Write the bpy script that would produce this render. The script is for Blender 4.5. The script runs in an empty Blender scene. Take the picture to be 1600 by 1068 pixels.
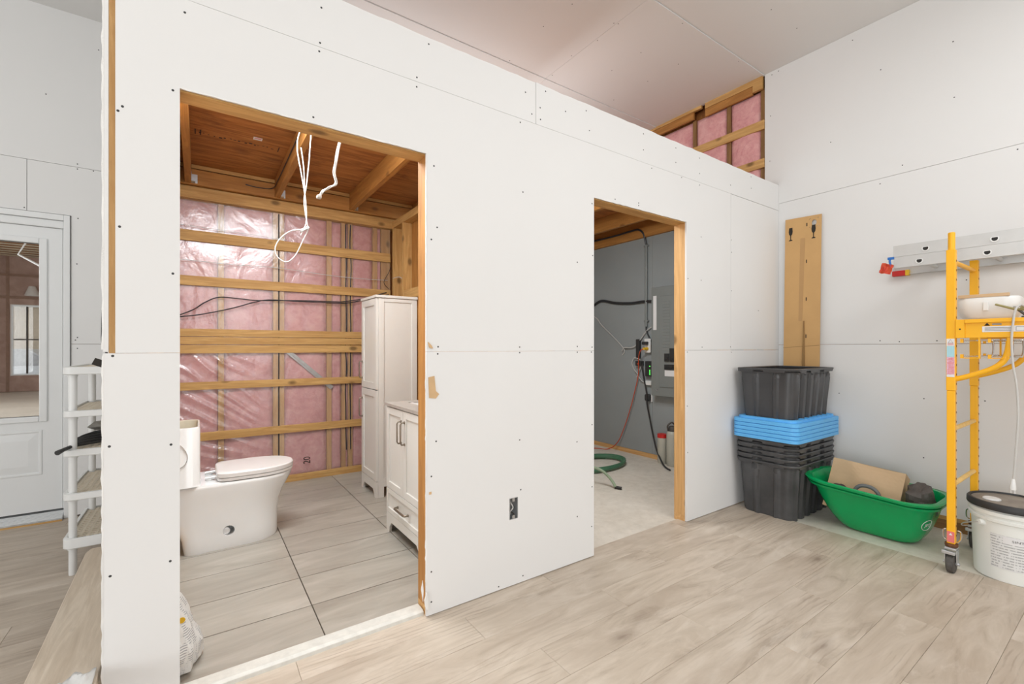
import bpy, bmesh, math, random
from mathutils import Vector, Matrix, noise as mnoise

random.seed(7)
S = bpy.context.scene
COL = S.collection
PI = math.pi

# ---------------------------------------------------------------- camera, world, lights, exposure
cam_d = bpy.data.cameras.new('camera')
cam_d.sensor_width = 36.0
cam_d.lens = 706.33 / 1600 * 36
cam_d.shift_y = 9.14 / 1600
cam_d.clip_start = 0.05
cam = bpy.data.objects.new('camera', cam_d)
cam.location = (0, 0, 1.235)
cam.rotation_euler = (PI / 2, 0, 0.964 - PI / 2)
COL.objects.link(cam)
S.camera = cam

S.view_settings.view_transform = 'Standard'
S.view_settings.look = 'None'
S.view_settings.gamma = 1
S.view_settings.use_curve_mapping = False
S.view_settings.exposure = 0.0

W = bpy.data.worlds.new('sky')
S.world = W
W.use_nodes = True
bg = W.node_tree.nodes['Background']
bg.inputs[0].default_value = (0.95, 0.98, 1.0, 1)
bg.inputs[1].default_value = 1.0


def area(name, loc, rot, sx, sy, power, col=(1, 1, 1)):
    l = bpy.data.lights.new(name, 'AREA')
    l.shape = 'RECTANGLE'
    l.size = sx
    l.size_y = sy
    l.energy = power
    l.color = col
    o = bpy.data.objects.new(name, l)
    o.location = loc
    o.rotation_euler = rot
    COL.objects.link(o)
    return o


# added fill area lights: from the rear, the side and under the ceiling
area('window_light', (1.5, -6.5, 1.9), (PI / 2, 0, 0), 5.2, 2.6, 128, (0.93, 0.972, 1.0))  # added fill inside the room, standing in for rear daylight
area('side_window_light', (-5.9, -2.4, 1.7), (PI / 2, 0, -PI / 2), 5.0, 3.0, 212, (0.93, 0.972, 1.0))  # added fill towards the right wall, no window known here
area('ceiling_work_light', (2.0, -0.7, 3.6), (0, 0, 0), 2.4, 1.8, 56, (0.95, 0.98, 1.0))  # added overhead fill, no fixture modelled
# added fill lights, no fixtures: inside both small rooms, over loft and hall
area('bathroom_work_light', (0.32, 2.62, 2.535), (math.radians(12), math.radians(-8), 0), 1.1, 0.8, 57, (0.90, 0.965, 1.0))  # added fill hidden above the door header
area('utility_work_light', (2.3, 2.5, 2.40), (math.radians(30), math.radians(-12), 0), 0.9, 0.4, 33, (0.92, 0.98, 1.0))  # added fill to brighten the utility room
area('loft_work_light', (2.2, 2.95, 3.0), (math.radians(72), 0, -PI / 2), 1.0, 0.5, 5, (0.95, 0.98, 1.0))  # added fill aimed at the bare pink bay
area('loft_lamp', (1.6, 3.9, 2.76), (PI, 0, 0), 3.0, 0.8, 17, (0.95, 0.98, 1.0))  # added upward fill for the ceiling over the loft
area('hall_work_light', (-1.7, 1.6, 3.6), (math.radians(20), 0, 0), 1.2, 1.2, 17, (0.95, 0.98, 1.0))  # added fill for the exterior door wall


# ---------------------------------------------------------------- node materials
def _rgb(c):
    return (c[0], c[1], c[2], 1)


def srgb(r, g, b):
    f = lambda v: (v / 255 / 12.92) if v / 255 <= 0.04045 else ((v / 255 + 0.055) / 1.055) ** 2.4
    return (f(r), f(g), f(b))


class NT:
    def __init__(self, name):
        self.m = bpy.data.materials.new(name)
        self.m.use_nodes = True
        self.t = self.m.node_tree
        self.b = self.t.nodes['Principled BSDF']

    def n(self, kind, **kw):
        x = self.t.nodes.new(kind)
        for k, v in kw.items():
            if k in x.inputs.keys():
                x.inputs[k].default_value = v
            else:
                setattr(x, k, v)
        return x

    def l(self, a, b):
        self.t.links.new(a, b)

    def coords(self, scale=(1, 1, 1), rand=True):
        tc = self.n('ShaderNodeTexCoord')
        out = tc.outputs['Object']
        if rand:
            oi = self.n('ShaderNodeObjectInfo')
            mu = self.n('ShaderNodeVectorMath', operation='SCALE')
            cx = self.n('ShaderNodeCombineXYZ')
            m1 = self.n('ShaderNodeMath', operation='MULTIPLY')
            m1.inputs[1].default_value = 37.0
            m2 = self.n('ShaderNodeMath', operation='MULTIPLY')
            m2.inputs[1].default_value = 91.0
            self.l(oi.outputs['Random'], m1.inputs[0])
            self.l(oi.outputs['Random'], m2.inputs[0])
            self.l(m1.outputs[0], cx.inputs[0])
            self.l(m2.outputs[0], cx.inputs[1])
            self.l(m1.outputs[0], cx.inputs[2])
            ad = self.n('ShaderNodeVectorMath', operation='ADD')
            self.l(out, ad.inputs[0])
            self.l(cx.outputs[0], ad.inputs[1])
            out = ad.outputs[0]
        mp = self.n('ShaderNodeMapping')
        mp.inputs['Scale'].default_value = scale
        self.l(out, mp.inputs[0])
        return mp.outputs[0]

    def noise(self, vec, scale, detail=4, rough=0.55, dist=0.0):
        x = self.n('ShaderNodeTexNoise')
        x.inputs['Scale'].default_value = scale
        x.inputs['Detail'].default_value = detail
        x.inputs['Roughness'].default_value = rough
        x.inputs['Distortion'].default_value = dist
        self.l(vec, x.inputs['Vector'])
        return x.outputs['Fac']

    def ramp(self, fac, stops):
        x = self.n('ShaderNodeValToRGB')
        e = x.color_ramp.elements
        while len(e) < len(stops):
            e.new(0.5)
        for i, (p, c) in enumerate(stops):
            e[i].position = p
            e[i].color = _rgb(c) if len(c) == 3 else c
        self.l(fac, x.inputs[0])
        return x.outputs[0]

    def mix(self, fac, a, b, mode='MIX'):
        x = self.n('ShaderNodeMix', data_type='RGBA', blend_type=mode)
        for sock, v in ((x.inputs[0], fac), (x.inputs[6], a), (x.inputs[7], b)):
            if isinstance(v, (int, float)):
                sock.default_value = v
            elif isinstance(v, tuple):
                sock.default_value = _rgb(v)
            else:
                self.l(v, sock)
        return x.outputs[2]

    def bump(self, h, strength=0.2, dist=0.01):
        x = self.n('ShaderNodeBump')
        x.inputs['Strength'].default_value = strength
        x.inputs['Distance'].default_value = dist
        self.l(h, x.inputs['Height'])
        self.l(x.outputs[0], self.b.inputs['Normal'])

    def col(self, v):
        if isinstance(v, tuple):
            self.b.inputs['Base Color'].default_value = _rgb(v)
        else:
            self.l(v, self.b.inputs['Base Color'])

    def set(self, **kw):
        for k, v in kw.items():
            self.b.inputs[k.replace('_', ' ')].default_value = v
        return self


def plain(name, c, rough=0.5, metal=0.0, var=0.12, scale=6.0, bump=0.0, bscale=60.0, c2=None, rand=True, coat=0.0):
    t = NT(name)
    v = t.coords((1, 1, 1), rand)
    f = t.noise(v, scale, 5, 0.6)
    lo = tuple(x * (1 - var) for x in c)
    hi = tuple(min(1, x * (1 + var)) for x in c) if c2 is None else c2
    t.col(t.ramp(f, [(0.3, lo), (0.7, hi)]))
    t.set(Roughness=rough, Metallic=metal)
    if coat:
        t.b.inputs['Coat Weight'].default_value = coat
    if bump:
        t.bump(t.noise(v, bscale, 4, 0.6), bump, 0.004)
    return t.m


def wood(name, axis, base, dark, knots=0.8, rough=0.65):
    t = NT(name)
    st = [11.0, 11.0, 11.0]
    st['xyz'.index(axis)] = 0.9
    v = t.coords(tuple(st))
    vk = t.coords(tuple(4.5 if a != axis else 2.6 for a in 'xyz'))
    g = t.noise(v, 2.2, 6, 0.62, 1.2)
    g2 = t.noise(v, 9.0, 3, 0.6, 0.3)
    c = t.ramp(g, [(0.25, dark), (0.5, tuple((a + b) / 2 for a, b in zip(base, dark))), (0.62, base), (0.8, tuple(min(1, x * 1.14) for x in base))])
    c = t.mix(0.25, c, t.ramp(g2, [(0.35, tuple(x * 0.75 for x in base)), (0.65, base)]))
    vo = t.n('ShaderNodeTexVoronoi')
    vo.inputs['Scale'].default_value = 1.3
    t.l(vk, vo.inputs['Vector'])
    kf = t.ramp(vo.outputs['Distance'], [(0.07, (knots, knots, knots)), (0.16, (0, 0, 0))])
    c = t.mix(kf, c, tuple(x * 0.35 for x in dark))
    t.col(c)
    t.set(Roughness=rough)
    t.bump(g2, 0.15, 0.003)
    return t.m


MT = {}
PINE, PINED = srgb(216, 172, 108), srgb(176, 126, 66)
for ax in 'xyz':
    MT['pine_' + ax] = wood('pine_lumber_' + ax, ax, PINE, PINED)
    MT['joist_' + ax] = wood('joist_lumber_' + ax, ax, srgb(190, 134, 68), srgb(150, 96, 42), 0.6)
    MT['spruce_' + ax] = wood('spruce_lumber_' + ax, ax, srgb(226, 182, 124), srgb(194, 142, 82), 0.75)
    MT['greywood_' + ax] = wood('shaded_lumber_' + ax, ax, srgb(150, 112, 66), srgb(112, 78, 40), 0.5)  # darker copy of the lumber, shade put into its colour


def mk_drywall(name, c):
    t = NT(name)
    v = t.coords((1, 1, 1))
    t.col(t.ramp(t.noise(v, 1.3, 3), [(0.3, tuple(x * 0.985 for x in c)), (0.7, c)]))
    t.set(Roughness=0.85)
    t.b.inputs['Specular IOR Level'].default_value = 0.25
    t.bump(t.noise(v, 160, 3), 0.04, 0.001)
    return t.m


MT['drywall'] = mk_drywall('drywall_paper', (0.80, 0.792, 0.782))
MT['gypsum'] = plain('gypsum_core', (0.82, 0.81, 0.79), 0.9, bump=0.4, bscale=90)
MT['screw'] = plain('screw_heads', (0.05, 0.05, 0.05), 0.45, 0.3)
MT['gray_board'] = plain('gray_painted_board', (0.31, 0.335, 0.34), 0.5, var=0.05, scale=1.2)

# vinyl plank
t = NT('vinyl_plank')
v = t.coords((0.8, 4.2, 1.0))
vp = t.coords((0.9, 1.7, 1.0))
vk = t.coords((1.7, 3.6, 1.0))
g = t.noise(v, 2.6, 7, 0.62, 1.4)
c = t.ramp(g, [(0.26, srgb(162, 146, 130)), (0.42, srgb(188, 173, 156)), (0.6, srgb(201, 187, 171)), (0.78, srgb(210, 198, 184))])
p = t.noise(vp, 1.5, 5, 0.6, 0.8)
c = t.mix(t.ramp(p, [(0.50, (0, 0, 0)), (0.70, (0.6, 0.6, 0.6))]), c, srgb(170, 153, 136))
p2 = t.noise(vp, 2.6, 6, 0.7, 1.0)
c = t.mix(t.ramp(p2, [(0.58, (0, 0, 0)), (0.76, (0.65, 0.65, 0.65))]), c, srgb(216, 205, 192))
wv = t.n('ShaderNodeTexWave', wave_type='RINGS', rings_direction='Z')
wv.inputs['Scale'].default_value = 6.5
wv.inputs['Distortion'].default_value = 14.0
wv.inputs['Detail'].default_value = 4.0
wv.inputs['Detail Scale'].default_value = 0.55
t.l(t.coords((0.45, 2.0, 1.0)), wv.inputs['Vector'])
pm3 = t.noise(t.coords((0.8, 2.4, 1.0)), 2.2, 4, 0.6, 0.5)
lines = t.mix(1.0, t.ramp(wv.outputs['Fac'], [(0.0, (0.5, 0.5, 0.5)), (0.25, (0, 0, 0))]), t.ramp(pm3, [(0.52, (0, 0, 0)), (0.64, (1, 1, 1))]), 'MULTIPLY')
c = t.mix(lines, c, srgb(150, 132, 116))
vo = t.n('ShaderNodeTexVoronoi')
vo.inputs['Scale'].default_value = 0.95
t.l(vk, vo.inputs['Vector'])
kd = t.mix(0.2, vo.outputs['Distance'], t.noise(v, 6.0, 4), 'ADD')
kn = t.ramp(kd, [(0.11, (0.8, 0.8, 0.8)), (0.16, (0.3, 0.3, 0.3)), (0.27, (0, 0, 0))])
c = t.mix(kn, c, srgb(126, 108, 94))
oi = t.n('ShaderNodeObjectInfo')
c = t.mix(0.5, c, t.ramp(oi.outputs['Random'], [(0.0, (0.90, 0.90, 0.90)), (1.0, (1.06, 1.06, 1.06))]), 'MULTIPLY')
t.col(c)
t.set(Roughness=0.45)
t.bump(g, 0.10, 0.002)
MT['vinyl'] = t.m

# bathroom tile
t = NT('porcelain_tile')
v = t.coords((0.8, 3.2, 1.0))
g = t.noise(v, 2.4, 6, 0.6, 1.0)
c = t.ramp(g, [(0.3, srgb(152, 144, 133)), (0.55, srgb(170, 163, 152)), (0.75, srgb(186, 179, 169))])
oi = t.n('ShaderNodeObjectInfo')
c = t.mix(0.5, c, t.ramp(oi.outputs['Random'], [(0.0, (0.9, 0.9, 0.9)), (1.0, (1.06, 1.06, 1.06))]), 'MULTIPLY')
t.col(c)
t.set(Roughness=0.33)
MT['tile'] = t.m
MT['grout'] = plain('dark_grout', srgb(84, 74, 64), 0.9)
MT['threshold_stone'] = plain('pale_threshold', srgb(214, 211, 203), 0.5, bump=0.2, var=0.08, scale=30)

# concrete
t = NT('concrete')
v = t.coords((1, 1, 1), False)
g = t.noise(v, 1.6, 8, 0.65, 0.4)
g2 = t.noise(v, 14, 6, 0.7)
c = t.ramp(g, [(0.3, srgb(206, 197, 183)), (0.7, srgb(228, 220, 208))])
c = t.mix(0.3, c, t.ramp(g2, [(0.35, srgb(176, 168, 156)), (0.65, srgb(222, 216, 206))]))
t.col(c)
t.set(Roughness=0.7)
t.bump(g2, 0.15, 0.003)
MT['concrete'] = t.m

# insulation
t = NT('pink_glass_wool')
v = t.coords((1, 1, 1))
g = t.noise(v, 5.0, 7, 0.65, 1.4)
g2 = t.noise(v, 26.0, 5, 0.7, 0.6)
c = t.ramp(g, [(0.25, srgb(196, 126, 130)), (0.5, srgb(226, 164, 164)), (0.75, srgb(240, 194, 190))])
t.col(t.mix(0.3, c, t.ramp(g2, [(0.3, srgb(190, 118, 122)), (0.7, srgb(242, 200, 196))])))
t.set(Roughness=0.95)
t.bump(t.mix(0.5, g, g2), 0.6, 0.02)
MT['pink'] = t.m
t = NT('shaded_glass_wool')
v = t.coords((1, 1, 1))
t.col(t.ramp(t.noise(v, 3.0, 6, 0.6, 1.0), [(0.3, srgb(168, 140, 130)), (0.7, srgb(198, 172, 160))]))  # shade of the rear wall put into the wool colour
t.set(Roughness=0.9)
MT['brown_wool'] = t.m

# poly film: clear, glossy, wrinkled
t = NT('poly_film')
v = t.coords((1, 1, 1), False)
tr = t.n('ShaderNodeBsdfTransparent')
tr.inputs[0].default_value = (0.97, 0.95, 0.95, 1)
gl = t.n('ShaderNodeBsdfGlossy')
gl.inputs['Roughness'].default_value = 0.25
df = t.n('ShaderNodeBsdfDiffuse')
df.inputs[0].default_value = (0.9, 0.86, 0.85, 1)
bp = t.n('ShaderNodeBump')
bp.inputs['Strength'].default_value = 0.5
bp.inputs['Distance'].default_value = 0.02
t.l(t.noise(t.coords((1.4, 1, 0.8), False), 4.0, 4, 0.5, 1.0), bp.inputs['Height'])
t.l(bp.outputs[0], gl.inputs['Normal'])
fr = t.n('ShaderNodeFresnel')
fr.inputs['IOR'].default_value = 1.45
t.l(bp.outputs[0], fr.inputs['Normal'])
m1 = t.n('ShaderNodeMixShader')
m1.inputs[0].default_value = 0.10
t.l(tr.outputs[0], m1.inputs[1])
t.l(df.outputs[0], m1.inputs[2])
m2 = t.n('ShaderNodeMixShader')
fm = t.n('ShaderNodeMath', operation='MULTIPLY_ADD')
fm.inputs[1].default_value = 1.6
fm.inputs[2].default_value = 0.07
t.l(fr.outputs[0], fm.inputs[0])
t.l(fm.outputs[0], m2.inputs[0])
t.l(m1.outputs[0], m2.inputs[1])
t.l(gl.outputs[0], m2.inputs[2])
t.l(m2.outputs[0], t.t.nodes['Material Output'].inputs[0])
MT['film'] = t.m

# plywood
t = NT('weathered_plywood')
v = t.coords((1.0, 9.0, 1.0))
g = t.noise(v, 2.2, 7, 0.62, 1.5)
b = t.noise(t.coords((1.2, 2.2, 1)), 2.4, 5, 0.6, 0.6)
c = t.ramp(g, [(0.28, srgb(128, 76, 34)), (0.5, srgb(176, 112, 54)), (0.75, srgb(198, 136, 72))])
c = t.mix(t.ramp(b, [(0.52, (0, 0, 0)), (0.76, (0.75, 0.75, 0.75))]), c, srgb(92, 52, 28))
t.col(c)
t.set(Roughness=0.75)
MT['ply'] = t.m

MT['white_paint'] = plain('white_door_paint', (0.80, 0.81, 0.81), 0.35, var=0.01)
MT['cabinet'] = plain('cabinet_lacquer', (0.73, 0.70, 0.655), 0.35, var=0.015)
MT['porcelain'] = plain('porcelain_glaze', (0.84, 0.835, 0.825), 0.12, var=0.01, coat=0.4)
MT['seat_plastic'] = plain('seat_plastic', (0.76, 0.73, 0.71), 0.22, var=0.01)
MT['bare_china'] = plain('unglazed_china', srgb(190, 178, 156), 0.7)
MT['blue_tape'] = plain('blue_float', srgb(60, 130, 160), 0.5)
MT['stone_top'] = plain('gray_stone_top', srgb(168, 160, 152), 0.3, var=0.12, scale=14)
MT['bronze'] = plain('brushed_handle', srgb(150, 138, 124), 0.32, 0.9, var=0.05)
MT['chrome'] = plain('chrome', (0.72, 0.72, 0.72), 0.18, 1.0, var=0.03)
MT['satin'] = plain('satin_hinge', (0.62, 0.61, 0.60), 0.35, 0.5, var=0.03)
MT['galv'] = plain('galvanized_steel', (0.55, 0.56, 0.57), 0.4, 0.9, var=0.2, scale=18)
MT['aluminum'] = plain('ladder_aluminum', (0.62, 0.62, 0.61), 0.45, 0.5, var=0.06, scale=5)
MT['chrome_light'] = plain('bright_collar', (0.8, 0.8, 0.79), 0.4, 0.3, var=0.04)
MT['hole_dark'] = plain('hollow_dark', (0.03, 0.028, 0.026), 0.8)  # near-black discs painted for the shade inside holes
MT['black_plastic'] = plain('black_tote_plastic', (0.052, 0.052, 0.055), 0.33, var=0.2, scale=3, c2=(0.068, 0.068, 0.071), bump=0.1, bscale=140)
MT['dusty_black'] = plain('dusty_black_plastic', (0.055, 0.055, 0.058), 0.38, var=0.3, scale=4, c2=(0.09, 0.09, 0.092), bump=0.1, bscale=140)
MT['blue_plastic'] = plain('blue_lid_plastic', srgb(100, 184, 244), 0.42, var=0.06)
MT['green_plastic'] = plain('green_sled_plastic', srgb(0, 160, 90), 0.22, var=0.08, scale=3)
MT['white_print'] = plain('white_print', (0.8, 0.82, 0.8), 0.6)
MT['cardboard'] = plain('cardboard_brown', srgb(206, 164, 110), 0.85, var=0.05, scale=4)
MT['cardboard_pale'] = plain('cardboard_pale', srgb(206, 176, 140), 0.85, var=0.06, scale=5, bump=0.25, bscale=14)
MT['cardboard_edge'] = plain('cardboard_edge', srgb(150, 116, 72), 0.9)
MT['ink'] = plain('black_ink', srgb(44, 38, 32), 0.8)
MT['faint_ink'] = plain('faint_stamp_ink', srgb(84, 52, 30), 0.85)
MT['yellow'] = plain('yellow_scaffold_paint', srgb(250, 184, 26), 0.38, var=0.04, scale=4)
MT['yellow_worn'] = plain('worn_yellow_paint', srgb(240, 200, 120), 0.5, var=0.1, scale=30)
MT['rust'] = plain('rusty_steel', srgb(112, 74, 48), 0.75, 0.3, var=0.3, scale=40)
MT['rubber'] = plain('gray_rubber', srgb(78, 74, 70), 0.6, var=0.3, scale=30)
MT['white_plastic'] = plain('white_plastic', (0.80, 0.80, 0.785), 0.35, var=0.015)
MT['pail'] = plain('translucent_pail', srgb(234, 235, 230), 0.38, var=0.02)
MT['lid_gray'] = plain('dusty_lid', srgb(150, 142, 132), 0.6, var=0.18, scale=14)
MT['black_rubber'] = plain('black_rubber', (0.03, 0.03, 0.03), 0.5)
MT['white_cable'] = plain('white_cable_jacket', (0.56, 0.545, 0.52), 0.45, var=0.02)
MT['black_cable'] = plain('black_cable_jacket', (0.025, 0.025, 0.027), 0.45)
MT['orange_cord'] = plain('orange_cord', srgb(196, 74, 38), 0.5)
MT['copper'] = plain('copper_wire', srgb(190, 110, 60), 0.35, 0.9)
MT['hose'] = plain('green_hose', srgb(70, 116, 88), 0.4, var=0.1)
MT['hose_pale'] = plain('pale_green_hose', srgb(150, 168, 142), 0.4)
MT['panel_gray'] = plain('panel_gray_paint', srgb(128, 132, 130), 0.42, var=0.03)
MT['red'] = plain('red_plastic', srgb(200, 38, 34), 0.45)
MT['orange_tag'] = plain('orange_tag', srgb(226, 92, 44), 0.6, var=0.2, scale=40, c2=srgb(200, 50, 46))
MT['blue_strap'] = plain('blue_strap', srgb(40, 110, 190), 0.55)
MT['tag_yellow'] = plain('yellow_label', srgb(236, 190, 40), 0.5)
MT['bottle'] = plain('cloudy_bottle', srgb(186, 184, 172), 0.4, var=0.08)
MT['olive'] = plain('olive_tool_grip', srgb(150, 140, 88), 0.5, var=0.15)
MT['label_white'] = plain('label_paper', (0.78, 0.77, 0.77), 0.55, var=0.02)
MT['label_blue'] = plain('label_blue', srgb(170, 214, 224), 0.55, var=0.04)
MT['label_pink'] = plain('label_pink', srgb(226, 160, 186), 0.55, var=0.12, scale=160, c2=srgb(238, 206, 220))
MT['label_red'] = plain('label_red', srgb(222, 116, 116), 0.55, var=0.1)
MT['label_gray'] = plain('printed_gray_lines', srgb(150, 148, 146), 0.6)
MT['shelf_tan'] = plain('shelf_top_beige', srgb(228, 216, 196), 0.5, var=0.03)
MT['bag_white'] = plain('white_plastic_bag', (0.74, 0.73, 0.71), 0.35, var=0.03)
MT['pale_slat'] = plain('pale_ceiling_slat', srgb(196, 182, 160), 0.8, var=0.15, scale=3)
MT['dim_stud'] = plain('dim_wall_stud', srgb(158, 130, 114), 0.8)
MT['snow'] = plain('snow', (0.86, 0.88, 0.9), 0.8)
MT['siding'] = plain('beige_siding', srgb(206, 190, 168), 0.7)
MT['foil'] = plain('crinkled_dark_bag', srgb(84, 78, 74), 0.42, var=0.3, scale=20, bump=0.6, bscale=24)
MT['gray_foam'] = plain('gray_foam_handle', srgb(104, 106, 106), 0.55)
MT['glove'] = plain('dark_glove', srgb(48, 46, 48), 0.8)
MT['paper_tan'] = plain('torn_kraft_paper', srgb(206, 172, 130), 0.9)
MT['green_led'] = None
t = NT('green_led')
t.b.inputs['Emission Color'].default_value = (0.1, 1.0, 0.1, 1)
t.b.inputs['Emission Strength'].default_value = 2.5
t.col((0.05, 0.5, 0.05))
MT['green_led'] = t.m

# printed text blocks: fine gray lines on white paper
t = NT('printed_sheet')
wv = t.n('ShaderNodeTexWave', bands_direction='Z')
wv.inputs['Scale'].default_value = 22.0
wv.inputs['Distortion'].default_value = 0.0
t.l(t.coords((1, 1, 1), False), wv.inputs['Vector'])
nz = t.noise(t.coords((60, 60, 14), False), 2.0, 3)
lines = t.mix(1.0, t.ramp(wv.outputs['Fac'], [(0.55, (0, 0, 0)), (0.7, (1, 1, 1))]), t.ramp(nz, [(0.42, (0, 0, 0)), (0.5, (1, 1, 1))]), 'MULTIPLY')
t.col(t.mix(lines, (0.76, 0.76, 0.75), (0.42, 0.42, 0.42)))
t.set(Roughness=0.4)
MT['print_sheet'] = t.m

# printed shopping bag: same print broken by creases
t = NT('printed_bag')
wv = t.n('ShaderNodeTexWave', bands_direction='Z')
wv.inputs['Scale'].default_value = 40.0
wv.inputs['Distortion'].default_value = 1.5
t.l(t.coords((1, 1, 1), False), wv.inputs['Vector'])
nz = t.noise(t.coords((14, 14, 5), False), 3.0, 3)
lines = t.mix(1.0, t.ramp(wv.outputs['Fac'], [(0.5, (0, 0, 0)), (0.65, (1, 1, 1))]), t.ramp(nz, [(0.45, (0, 0, 0)), (0.52, (1, 1, 1))]), 'MULTIPLY')
t.col(t.mix(lines, (0.74, 0.73, 0.71), (0.36, 0.36, 0.37)))
t.set(Roughness=0.32)
t.bump(t.noise(t.coords((1, 1, 1), False), 16, 4, 0.6, 1.0), 0.5, 0.01)
MT['bag_print'] = t.m

# window / door glass
t = NT('reflective_glass')
tr = t.n('ShaderNodeBsdfTransparent')
tr.inputs[0].default_value = (0.8, 0.82, 0.8, 1)
gl = t.n('ShaderNodeBsdfGlossy')
gl.inputs['Roughness'].default_value = 0.0
gl.inputs['Color'].default_value = (0.97, 0.95, 0.93, 1)
mx = t.n('ShaderNodeMixShader')
mx.inputs[0].default_value = 0.62
t.l(tr.outputs[0], mx.inputs[1])
t.l(gl.outputs[0], mx.inputs[2])
t.l(mx.outputs[0], t.t.nodes['Material Output'].inputs[0])
MT['door_glass'] = t.m
t = NT('clear_glass')
tr = t.n('ShaderNodeBsdfTransparent')
gl = t.n('ShaderNodeBsdfGlossy')
gl.inputs['Roughness'].default_value = 0.0
mx = t.n('ShaderNodeMixShader')
mx.inputs[0].default_value = 0.06
t.l(tr.outputs[0], mx.inputs[1])
t.l(gl.outputs[0], mx.inputs[2])
t.l(mx.outputs[0], t.t.nodes['Material Output'].inputs[0])
MT['clear_glass'] = t.m


# ---------------------------------------------------------------- mesh builder
class MB:
    def __init__(self):
        self.v, self.f, self.m = [], [], []

    def add(self, vs, fs, mi=0):
        o = len(self.v)
        self.v += [tuple(p) for p in vs]
        self.f += [tuple(i + o for i in q) for q in fs]
        self.m += [mi] * len(fs)
        return self

    def box(self, x0, x1, y0, y1, z0, z1, mi=0):
        vs = [(x, y, z) for z in (z0, z1) for y in (y0, y1) for x in (x0, x1)]
        return self.add(vs, [(0, 2, 3, 1), (4, 5, 7, 6), (0, 1, 5, 4), (2, 6, 7, 3), (0, 4, 6, 2), (1, 3, 7, 5)], mi)

    def prism(self, poly, plane, a, b, mi=0):
        def P(u, w, k):
            return {'xy': (u, w, k), 'xz': (u, k, w), 'yz': (k, u, w)}[plane]
        n = len(poly)
        vs = [P(u, w, a) for u, w in poly] + [P(u, w, b) for u, w in poly]
        fs = [tuple(range(n)), tuple(range(2 * n - 1, n - 1, -1))]
        fs += [(i, i + n, (i + 1) % n + n, (i + 1) % n) for i in range(n)]
        return self.add(vs, fs, mi)

    def loft(self, rings, cap0=True, cap1=True, mi=0, closed=True):
        n = len(rings[0])
        vs = [p for r in rings for p in r]
        fs = []
        for k in range(len(rings) - 1):
            for i in range(n if closed else n - 1):
                j = (i + 1) % n
                fs.append((k * n + i, k * n + j, (k + 1) * n + j, (k + 1) * n + i))
        if cap0:
            fs.append(tuple(range(n - 1, -1, -1)))
        if cap1:
            fs.append(tuple(range((len(rings) - 1) * n, len(rings) * n)))
        return self.add(vs, fs, mi)

    def tube(self, pts, r, n=8, mi=0, closed=False):
        P = [Vector(p) for p in pts]
        R = r if isinstance(r, (list, tuple)) else [r] * len(P)
        rings = []
        up = None
        N = len(P)
        for i, p in enumerate(P):
            if closed:
                d = (P[(i + 1) % N] - P[i - 1]).normalized()
            else:
                d = (P[min(i + 1, N - 1)] - P[max(i - 1, 0)]).normalized()
            if up is None:
                up = Vector((0, 0, 1)) if abs(d.z) < 0.9 else Vector((1, 0, 0))
            s = d.cross(up).normalized()
            up = s.cross(d).normalized()
            rings.append([p + (s * math.cos(a) + up * math.sin(a)) * R[i] for a in [2 * PI * k / n for k in range(n)]])
        if closed:
            rings.append(rings[0])
        return self.loft(rings, not closed, not closed, mi)

    def lathe(self, prof, cx, cy, n=32, mi=0, cap0=True, cap1=True):
        rings = [[(cx + r * math.cos(2 * PI * k / n), cy + r * math.sin(2 * PI * k / n), z) for k in range(n)] for r, z in prof]
        return self.loft(rings, cap0, cap1, mi)

    def xform(self, M):
        self.v = [tuple(M @ Vector(p)) for p in self.v]
        return self

    def build(self, name, mats, parent=None, smooth=False, bevel=0.0, local=False, seg=2, fix=True):
        me = bpy.data.meshes.new(name)
        off = Vector((0, 0, 0))
        if parent is not None and not local:
            q = parent
            while q is not None:
                off += q.location
                q = q.parent
        me.from_pydata([tuple(Vector(p) - off) for p in self.v], [], self.f)
        mats = mats if isinstance(mats, (list, tuple)) else [mats]
        for m in mats:
            me.materials.append(MT[m] if isinstance(m, str) else m)
        if len(mats) > 1:
            me.polygons.foreach_set('material_index', self.m)
        if fix:
            b = bmesh.new()
            b.from_mesh(me)
            bmesh.ops.recalc_face_normals(b, faces=b.faces)
            b.to_mesh(me)
            b.free()
        if smooth:
            me.polygons.foreach_set('use_smooth', [True] * len(me.polygons))
            me.set_sharp_from_angle(angle=math.radians(smooth if smooth is not True else 38))
        me.update()
        o = bpy.data.objects.new(name, me)
        COL.objects.link(o)
        if parent is not None:
            o.parent = parent
        if bevel:
            md = o.modifiers.new('bevel', 'BEVEL')
            md.width = bevel
            md.segments = seg
            md.limit_method = 'ANGLE'
            md.angle_limit = math.radians(40)
        return o


def cat(pts, k=8, closed=False):
    P = [Vector(p) for p in pts]
    N = len(P)
    out = []
    rng = range(N) if closed else range(N - 1)
    for i in rng:
        p0 = P[i - 1] if (closed or i > 0) else P[0]
        p1, p2 = P[i], P[(i + 1) % N]
        p3 = P[(i + 2) % N] if (closed or i + 2 < N) else P[N - 1]
        for s in range(k):
            u = s / k
            out.append(0.5 * ((2 * p1) + (p2 - p0) * u + (2 * p0 - 5 * p1 + 4 * p2 - p3) * u * u + (3 * p1 - p0 - 3 * p2 + p3) * u ** 3))
    if not closed:
        out.append(P[-1])
    return out


def rrect(x0, x1, y0, y1, r, n=5):
    pts = []
    for cx, cy, a0 in ((x1 - r, y0 + r, -PI / 2), (x1 - r, y1 - r, 0), (x0 + r, y1 - r, PI / 2), (x0 + r, y0 + r, PI)):
        for k in range(n + 1):
            a = a0 + PI / 2 * k / n
            pts.append((cx + r * math.cos(a), cy + r * math.sin(a)))
    return pts


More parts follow.
